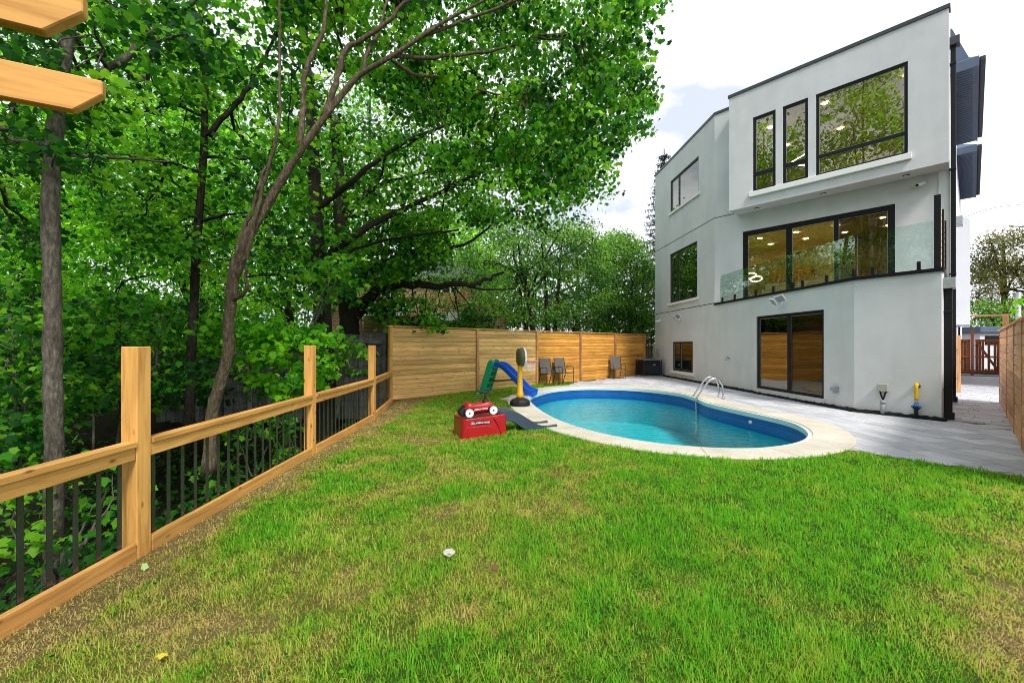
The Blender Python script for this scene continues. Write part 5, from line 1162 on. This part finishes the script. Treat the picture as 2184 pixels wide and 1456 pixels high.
tree('maple_tree', 'gnarled old trunk with a horizontal limb reaching over the cedar fence', 'tree',
     polyl([(752, 900, 13.2), (748, 760, 13.2), (744, 680, 13.2), (738, 600, 13.3), (730, 500, 13.4), (722, 400, 13.5), (715, 250, 13.7)]), (.36, .15),
     [(polyl([(750, 690, 13.2), (790, 630, 13.1), (830, 612, 13.2), (880, 604, 13.4), (940, 609, 13.8), (1000, 606, 14.2), (1030, 598, 14.4), (1075, 580, 14.7)]), .19, .04), (polyl([(990, 608, 14.1), (1040, 618, 14.5), (1100, 615, 15)]), .05, .02),
      (polyl([(742, 620, 13.2), (820, 560, 13), (900, 540, 13), (975, 530, 13), (1050, 478, 13.2)]), .13, .03), (polyl([(970, 612, 14), (1000, 650, 14.1), (1010, 690, 14.2)]), .03, .01), (polyl([(728, 470, 13.4), (800, 400, 13.4), (900, 370, 13.6)]), .10, .03)],
     np.concatenate([vol_px([(750, 480), (930, 470), (960, 540), (900, 590), (830, 600), (760, 590)], 12, 14.5, 80), vol_px([(760, 640), (820, 600), (900, 650), (940, 700), (870, 705), (790, 690)], 12.6, 14.2, 40), vol_px([(700, 250), (1000, 300), (1100, 450), (900, 480), (720, 460)], 13.5, 17, 110)]),
     'maple', .13, 42, 'leaf_maple', M['bark_dark'], .42, tint=(.55, .25), group=TR)
# woods further back
BGT = 'trees deep in the woods'
bgs = [((-14.5, 13.5, -1), [(-60, 230), (230, 200), (240, 640), (-60, 700)], 11.5, 16, 210, 'thin dark trunk among the leaves at the left edge'),
       ((-10.0, 14.5, -1), [(160, 180), (460, 180), (470, 660), (180, 700)], 12, 17, 230, 'tree in the woods seen left of the slim dark trunk'),
       ((-8.2, 16.5, -1), [(400, 260), (720, 240), (720, 640), (420, 690)], 14, 18, 200, 'tree in the woods seen right of the leaning maple'),
       ((-13.0, 20.0, -1), [(-40, 60), (560, 60), (560, 480), (-40, 560)], 18, 24, 260, 'tall tree far back in the woods on the left'),
       ((-17.0, 19.0, -1), [(-120, 380), (330, 400), (340, 760), (-120, 790)], 16, 21, 210, 'broad tree low in the woods at the left edge'),
       ((-11.0, 23.0, -1), [(300, 380), (780, 400), (770, 735), (300, 760)], 20, 26, 220, 'broad tree low in the woods behind the leaning maple'),
       ((-7.5, 27.0, -1), [(560, 120), (1000, 200), (1040, 560), (560, 600)], 24, 31, 150, 'tall tree far behind the brick house')]
for b_, poly, y0, y1, n_, lab in bgs:
    yc = (y0+y1)/2; ux = sum(p[0] for p in poly)/len(poly); top = P(ux, min(p[1] for p in poly)+60, yc); midp = P(ux, sum(p[1] for p in poly)/len(poly), yc)
    b0 = Vector(b_); lm = []
    for k in range(7):
        e = vol_px(poly, y0, y1, 1)[0]; z0_ = b0.lerp(top, .35+.08*k); lm.append(([z0_, z0_.lerp(Vector(e), .5)+Vector((0, 0, .3)), Vector(e)], .07, .02))
    tree('maple_tree', lab, 'tree', [b0, b0.lerp(midp, .5)+Vector((.1, 0, .3)), midp, top], (.16, .05), lm, vol_px(poly, y0, y1, n_), 'maple', .16 if y0 < 17 else .24, 50, 'leaf_lit', M['bark_dark'], .62 if y0 < 17 else .95, tmpl='simple', tint=(.62, .3), group=BGT)
# understorey
US = 'saplings and shrubs in the ravine'
def shrub(label, poly, y0, y1, n_, size, per, mat, stem, sp=.26, tint=(.5, .25), tm='maple', name='maple_sapling', cat='sapling', tilt=.8):
    C = vol_px(poly, y0, y1, n_); s0 = Vector(stem); lm = []; c = Vector(C.mean(0))
    for k in range(5):
        e = Vector(C[RNG.integers(n_)]); lm.append(([s0.lerp(c, .35), s0.lerp(e, .65)+Vector((0, 0, .1)), e], .018, .006))
    return tree(name, label, cat, [s0, s0.lerp(c, .5)+Vector((.04, 0, .05)), c], (.03, .012), lm, C, 'm', size, per, mat, M['bark_grey'], sp, tmpl=tm, tint=tint, group=US, tilt=tilt)
shrub('bright leafy maple sapling hanging over the railing before the grey fence', [(500, 720), (560, 690), (690, 680), (715, 760), (690, 830), (600, 850), (520, 800)], 7.0, 8.6, 64, .105, 32, 'leaf_lit', P(610, 960, 7.9), .25, (.55, .22))
shrub('spreading understorey sapling left of the leaning maple', [(420, 690), (560, 640), (600, 700), (520, 760), (430, 760)], 7.8, 9.5, 40, .10, 34, 'leaf_lit', P(560, 880, 8.6), .28, (.5, .22))
shrub('dark understorey shrub behind the nearest railing post', [(140, 640), (410, 620), (410, 830), (300, 870), (140, 860)], 6.0, 9.5, 100, .10, 40, 'leaf_maple', P(250, 960, 7.5), .34, (.30, .25))
shrub('broad dark thicket across the far side of the ravine', [(-80, 640), (470, 640), (470, 850), (-80, 900)], 9.5, 11.6, 170, .13, 64, 'leaf_maple', P(200, 960, 10.5), .5, (.30, .25), tm='simple', name='thicket', cat='shrub')
shrub('low dark shrub at the left edge behind the railing', [(-30, 600), (95, 600), (95, 960), (-30, 1000)], 4.6, 7.0, 64, .088, 38, 'leaf_maple', P(40, 1100, 5.5), .30, (.28, .25))
shrub('leafy ground sapling showing between the black balusters', [(450, 900), (640, 880), (640, 1000), (560, 1040), (450, 1040)], 6.4, 7.6, 24, .10, 22, 'leaf_maple', P(540, 1060, 7.0), .22, (.5, .25))
shrub('low seedlings below the railing at the left', [(0, 1060), (250, 960), (250, 1120), (60, 1300), (0, 1300)], 3.7, 4.8, 22, .085, 18, 'leaf_maple', P(130, 1290, 4.1), .2, (.42, .25))
shrub('thin dark sapling with wispy leaves in front of the grey fence', [(700, 720), (790, 700), (800, 780), (720, 800)], 9.5, 11.2, 14, .12, 14, 'leaf_lit', P(715, 900, 10.3), .22, (.5, .25))
shrub('forked sapling with slim pale stems before the thick trunk', [(610, 560), (760, 520), (780, 600), (680, 660), (600, 640)], 8.2, 9.6, 26, .13, 18, 'leaf_maple', P(622, 800, 8.8), .26, (.55, .25))
# ferns / ground cover across the ravine floor
n_ = 5200; gx_ = -3.35-12.5*RNG.random(n_*3)**1.5; gy_ = RNG.uniform(1.5, 15, n_*3); k_ = (gy_ < 11.8) | (gy_ > 12.9); gx_, gy_ = gx_[k_][:n_*2], gy_[k_][:n_*2]
rv = sstep(-0.1, 1.7, -3.15-gx_)*sstep(13.6, 11.5, gy_); gz_ = -.28-rv*(.95+.5*fbm(gx_, gy_, .35, 4))+.35*(fbm(gx_, gy_, .6, 8)-.5)+RNG.uniform(.02, .35, len(gx_))
V, T, tt = leaf_arrays(np.stack([gx_, gy_, gz_], 1), RNG.uniform(.05, .11, len(gx_)), .6, (MAPLE_V, MAPLE_T), np.clip(RNG.normal(.4, .25, len(gx_)), 0, 1))
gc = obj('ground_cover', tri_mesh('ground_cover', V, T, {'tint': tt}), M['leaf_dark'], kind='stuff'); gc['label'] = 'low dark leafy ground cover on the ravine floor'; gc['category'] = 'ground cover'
# multi-stem trees behind the cedar fence
def clump(label, poly, y0, y1, n_, size, per, mat, bases, tops, r, sp, tint=(.45, .28), group='trees behind the cedar fence', barkm='bark_dark', tilt=.8):
    C = vol_px(poly, y0, y1, n_); lm = []
    for b_, tp_ in list(zip(bases, tops))[1:]:
        b_, tp_ = Vector(b_), Vector(tp_); lm.append(([b_, b_.lerp(tp_, .5)+Vector((RNG.normal(0, .15), 0, 0)), tp_], r, r*.25))
    for k in range(8):
        e = Vector(C[RNG.integers(n_)]); s0 = Vector(bases[0]).lerp(Vector(tops[0]), RNG.uniform(.4, .9)); lm.append(([s0, s0.lerp(e, .5)+Vector((0, 0, .2)), e], r*.5, r*.15))
    b0, t0 = Vector(bases[0]), Vector(tops[0])
    return tree('shrub_tree', label, 'tree', [b0, b0.lerp(t0, .5)+Vector((.1, 0, 0)), t0], (r*1.2, r*.35), lm, C, 'x', size, per, mat, M[barkm], sp, tmpl='simple', tint=tint, group=group, tilt=tilt)
clump('multi-stemmed small leaved tree behind the middle of the cedar fence', [(985, 540), (1060, 480), (1120, 462), (1260, 470), (1300, 540), (1310, 640), (1240, 690), (1080, 690), (1000, 620)], 19.5, 23.5, 360, .115, 80, 'leaf_small',
      [P(1140, 735, 20.5), P(1128, 735, 20.8), P(1170, 735, 20.6), P(1180, 735, 21)], [P(1110, 560, 20.8), P(1095, 520, 21), P(1155, 520, 20.6), P(1200, 510, 21)], .13, .55, (.42, .3))
clump('bushy green tree between the cedar fence and the white house', [(1270, 520), (1330, 480), (1380, 520), (1400, 580), (1400, 725), (1270, 715), (1250, 620)], 23.2, 26.5, 280, .13, 80, 'leaf_small',
      [P(1290, 740, 24), P(1340, 740, 24.5), P(1370, 740, 25)], [P(1310, 560, 24), P(1345, 540, 24.5), P(1375, 560, 25)], .10, .6, (.52, .3))
clump('lower lighter shrub peeking over the cedar fence', [(1060, 640), (1120, 610), (1200, 640), (1330, 600), (1380, 640), (1390, 725), (1070, 722)], 22.5, 23.6, 140, .12, 70, 'leaf_small',
      [P(1220, 740, 23), P(1300, 740, 23)], [P(1220, 660, 23), P(1320, 640, 23)], .05, .45, (.35, .3))
clump('dark rounded bush above the cedar fence by the brick house', [(960, 690), (1000, 655), (1045, 670), (1065, 705), (960, 712)], 16.5, 18, 40, .13, 40, 'leaf_dark',
      [P(1010, 760, 17.3)], [P(1010, 680, 17.3)], .05, .35, (.5, .3))
clump('distant tree filling the gap above the brick house', [(900, 450), (1080, 430), (1100, 600), (1060, 640), (900, 560)], 32, 40, 110, .34, 34, 'leaf_maple', [P(1000, 720, 36)], [P(1000, 480, 36)], .2, 1.3, (.6, .3))
clump('tall pale tree far behind the cedar fence', [(1010, 500), (1200, 480), (1400, 500), (1400, 742), (1010, 742)], 30, 36, 290, .24, 50, 'leaf_small', [P(1230, 740, 33)], [P(1230, 520, 33)], .2, .95, (.6, .3))
clump('thin leafy tree half covering the brick house', [(840, 590), (1000, 560), (1075, 600), (1070, 690), (900, 680)], 17.5, 20, 60, .13, 44, 'leaf_small', [P(985, 770, 19)], [P(965, 600, 18.8)], .05, .45, (.6, .3))
# bronze tree on the right
clump('bronze green tree beyond the side gate at the right edge', [(2075, 560), (2110, 500), (2184, 480), (2300, 480), (2300, 660), (2184, 690), (2085, 690)], 33, 41, 170, .17, 120, 'leaf_bronze', [P(2140, 760, 37)], [P(2140, 520, 37)], .25, .85, (.5, .3), 'trees to the right of the house')
clump('low green hedge tree beyond the side gate', [(2070, 640), (2184, 640), (2260, 720), (2070, 718)], 33, 36, 80, .24, 36, 'leaf_small', [P(2120, 770, 34)], [P(2120, 680, 34)], .12, .8, (.6, .3), 'trees to the right of the house')
clump('leafy vine sprig leaning over the passage fence', [(2150, 640), (2200, 590), (2230, 700), (2165, 712)], 8.9, 9.8, 9, .12, 9, 'leaf_lit', [P(2215, 880, 9.6)], [P(2190, 660, 9.4)], .012, .12, (.6, .2), 'trees to the right of the house')
# tall trees behind and left of the lawn (seen mirrored in the upper windows)
for lab, c, r, bz in (('tall tree left of the lawn behind the photographer', (-15.5, -5.5, 15.5), (6.5, 6.0, 13), (-16, -6, -1)), ('second tall tree left of the lawn behind the photographer', (-19, 1.0, 13.5), (5.5, 4.8, 10.5), (-19, 1, -1)), ('tree at the back corner of the lawn behind the photographer', (-9.5, -12.5, 11.0), (5.2, 5.2, 9), (-9.5, -12.5, -.3))):
    C = vol_ell(c, r, 440, .1); cv = Vector(c); lm = [([Vector((bz[0], bz[1], 4)), Vector(C[k]).lerp(cv, .5), Vector(C[k])], .08, .02) for k in range(8)]
    tree('maple_tree', lab, 'tree', [Vector(bz), Vector((bz[0], bz[1], 4)), cv, cv+Vector((0, 0, r[2]*.8))], (.2, .05), lm, C, 'x', .30, 34, 'leaf_lit', M['bark_grey'], .85, tmpl='simple', tint=(.6, .3), group='trees on the photographer side')
# spruce beside the house
sb = P(1408, 760, 31); st_ = thing('spruce_tree', 'dark spruce rising behind the left corner of the house', 'tree', tuple(sb)); sb.z = -.3
top = P(1432, 318, 31); top.x = sb.x+.3; hgt = top.z-sb.z
obj('trunk', MB().tube([sb, (sb+top)/2, top], [.22, .13, .03], 8).mesh('trunk', True), M['bark_dark'], st_)
pos = []; tw = MB()
for k in range(26):
    z = .15+.85*k/26; L = 3.0*(1-z)+.35; c = sb.lerp(top, z)
    for j in range(7):
        a = j*2*math.pi/7+k*.7+RNG.normal(0, .15); d = Vector((math.cos(a), math.sin(a), -.22)); e = c+d*L+Vector((0, 0, .10*L)); m_ = c+d*L*.6
        tw.tube([c, m_, e], [.03, .02, .008], 4, False)
        for f in np.linspace(.25, 1, int(10*L)+4): q_ = c+(m_-c)*min(f/.6, 1)+(e-m_)*max(0, (f-.6)/.4); pos += [np.array(q_)+RNG.normal(0, .07, 3) for _ in range(5)]
obj('branches', tw.mesh('branches'), M['bark_dark'], st_, 'stuff'); pos = np.array(pos)
V, T, tt = leaf_arrays(pos, RNG.uniform(.10, .24, len(pos)), 1.1, (SIMPLE_V*np.array([.35, 1, 1]), SIMPLE_T), RNG.uniform(0, 1, len(pos)))
obj('crown', tri_mesh('crown', V, T, {'tint': tt}), M['needle'], st_, 'stuff')

# ---------------------------------------------------------------- grass
def sample_lawn(n):
    out = []
    tot = 0
    while tot < n:
        x = RNG.uniform(-3.2, 7.4, n); y = RNG.uniform(1.0, 17.4, n); d = np.hypot(x, y)
        k = (RNG.random(n) < np.clip((2.6/d)**1.35, 0, 1)) & inpoly(x, y, lawn_poly) & (np.abs(x) < y*1.30+.35)
        k &= ~inpoly(x, y, pool_off(.60)) & (x > np.interp(y, [0, 3, 9.2, 12], [-2.80, -2.86, -3.02, -3.4]))
        out.append(np.stack([x[k], y[k]], 1)); tot += k.sum()
    return np.concatenate(out)[:n]
NG = 345000
g2 = sample_lawn(NG); nt2 = int(NG*.24); tc = sample_lawn(6000)
g2[:nt2] = tc[RNG.integers(0, 6000, nt2)]+RNG.normal(0, .022, (nt2, 2)); x, y = g2[:, 0], g2[:, 1]; is_t = np.arange(NG) < nt2
bare = (fbm(x, y, 2.6, 31) < .28+.10*(lawn_dry(x, y) < .3)) & (RNG.random(NG) < .6); x, y, is_t = x[~bare], y[~bare], is_t[~bare]
loc = rb.location; cc, ss_ = math.cos(-rang), math.sin(-rang); ux = (x-loc.x)*cc-(y-loc.y)*ss_; uy = (x-loc.x)*ss_+(y-loc.y)*cc
keep = ~((ux > .01) & (ux < .80) & (uy > .03) & (uy < .62)); x, y, is_t = x[keep], y[keep], is_t[keep]; NG = len(x)
dry = lawn_dry(x, y); d = np.hypot(x, y); tn = np.clip(dry+RNG.normal(0, .27, NG), 0, 1)
clumpy = .45+1.1*fbm(x, y, 4.5, 11); tuft = fbm(x, y, 7.0, 19)
tn = np.clip(tn+.55*(fbm(x, y, 3.2, 23)-.5)+.35*(tuft-.5), 0, 1)
long_ = RNG.random(NG) < .10
L = RNG.uniform(.016, .046, NG)*clumpy*(.6+.6*dry); L = np.where(long_, L*RNG.uniform(1.3, 2.2, NG), L)*np.where(is_t, 1.4, 1.0); wd = RNG.uniform(.0010, .0021, NG)*np.clip(d/2.8, 1, 5)
lean = RNG.uniform(.15, .9, NG)+(1-dry)*RNG.uniform(0, .8, NG)+long_*.5; az = RNG.uniform(0, 2*np.pi, NG)*.9+4*fbm(x, y, 2.5, 3)
bx_ = np.stack([x, y, lawn_z(x, y)-.004], 1); dr = np.stack([np.cos(az), np.sin(az), np.zeros(NG)], 1); sd_ = np.stack([-np.sin(az), np.cos(az), np.zeros(NG)], 1)
m1 = bx_+dr*(L*.5*np.sin(lean*.6))[:, None]+np.array([0, 0, 1])*(L*.55*np.cos(lean*.6))[:, None]
tp_ = m1+dr*(L*.5*np.sin(lean*1.25))[:, None]+np.array([0, 0, 1])*(L*.5*np.cos(np.minimum(lean*1.25, 1.7)))[:, None]
w = wd[:, None]; V = np.stack([bx_-sd_*w, bx_+sd_*w, m1-sd_*w*.8, m1+sd_*w*.8, tp_], 1).reshape(-1, 3)
Tq = np.array([(0, 1, 3), (0, 3, 2), (2, 3, 4)]); T = (Tq[None]+(np.arange(NG)*5)[:, None, None]).reshape(-1, 3)
go = obj('grass', tri_mesh('grass', V, T, {'tint': np.repeat(tn, 5)}), M['grass'], kind='stuff'); go['label'] = 'mown lawn grass, lush green mixed with straw patches'; go['category'] = 'grass'
wp_ = sample_lawn(2600); wp_ = wp_[lawn_dry(wp_[:, 0], wp_[:, 1]) > .3]; wc_ = np.repeat(wp_[:700], 5, 0)+RNG.normal(0, .022, (min(700, len(wp_))*5, 2))
V, T, tt = leaf_arrays(np.stack([wc_[:, 0], wc_[:, 1], lawn_z(wc_[:, 0], wc_[:, 1])+RNG.uniform(.012, .035, len(wc_))], 1), RNG.uniform(.012, .028, len(wc_)), .35, (SIMPLE_V*np.array([1.3, 1, 1]), SIMPLE_T), np.clip(RNG.normal(.45, .25, len(wc_)), 0, 1))
wo_ = obj('clover', tri_mesh('clover', V, T, {'tint': tt}), M['leaf_maple'], kind='stuff'); wo_['label'] = 'small clover and weeds scattered through the lawn'; wo_['category'] = 'weeds'
# fallen leaves
FLM = {}
for i, (px_, py_, mat, lab) in enumerate([(345, 1406, 'leaf_yellow', 'bright yellow fallen leaf on the lawn near the bottom left'), (309, 1209, 'leaf_pale', 'pale green fallen leaf at the foot of the nearest railing post'), (1057, 1232, 'leaf_brown', 'brown fallen leaf near the pale stone'), (2158, 1398, 'leaf_brown', 'curled brown fallen leaf in the worn lower right corner')]):
    if mat not in M: M[mat] = plain(mat, {'leaf_yellow': (.55, .48, .04), 'leaf_pale': (.35, .52, .18), 'leaf_brown': (.12, .05, .018)}[mat], .6)
    g = G(px_, py_, -.06); z = float(lawn_z(g.x, g.y))+.045
    V, T, _ = leaf_arrays(np.array([[0, 0, 0]]), np.array([.055]), .25, (MAPLE_V+np.array([0, -.4, 0]), MAPLE_T), np.array([.5]))
    o = obj('fallen_leaf', tri_mesh('fallen_leaf', V, T), M[mat]); o.location = (g.x, g.y, z); tag(o, lab, 'leaf', 'fallen leaves on the lawn')
print('PAVERS', nv, 'TRIS', sum(len(o.data.polygons) for o in bpy.data.objects if o.type == 'MESH'), 'OBJS', len(bpy.data.objects))
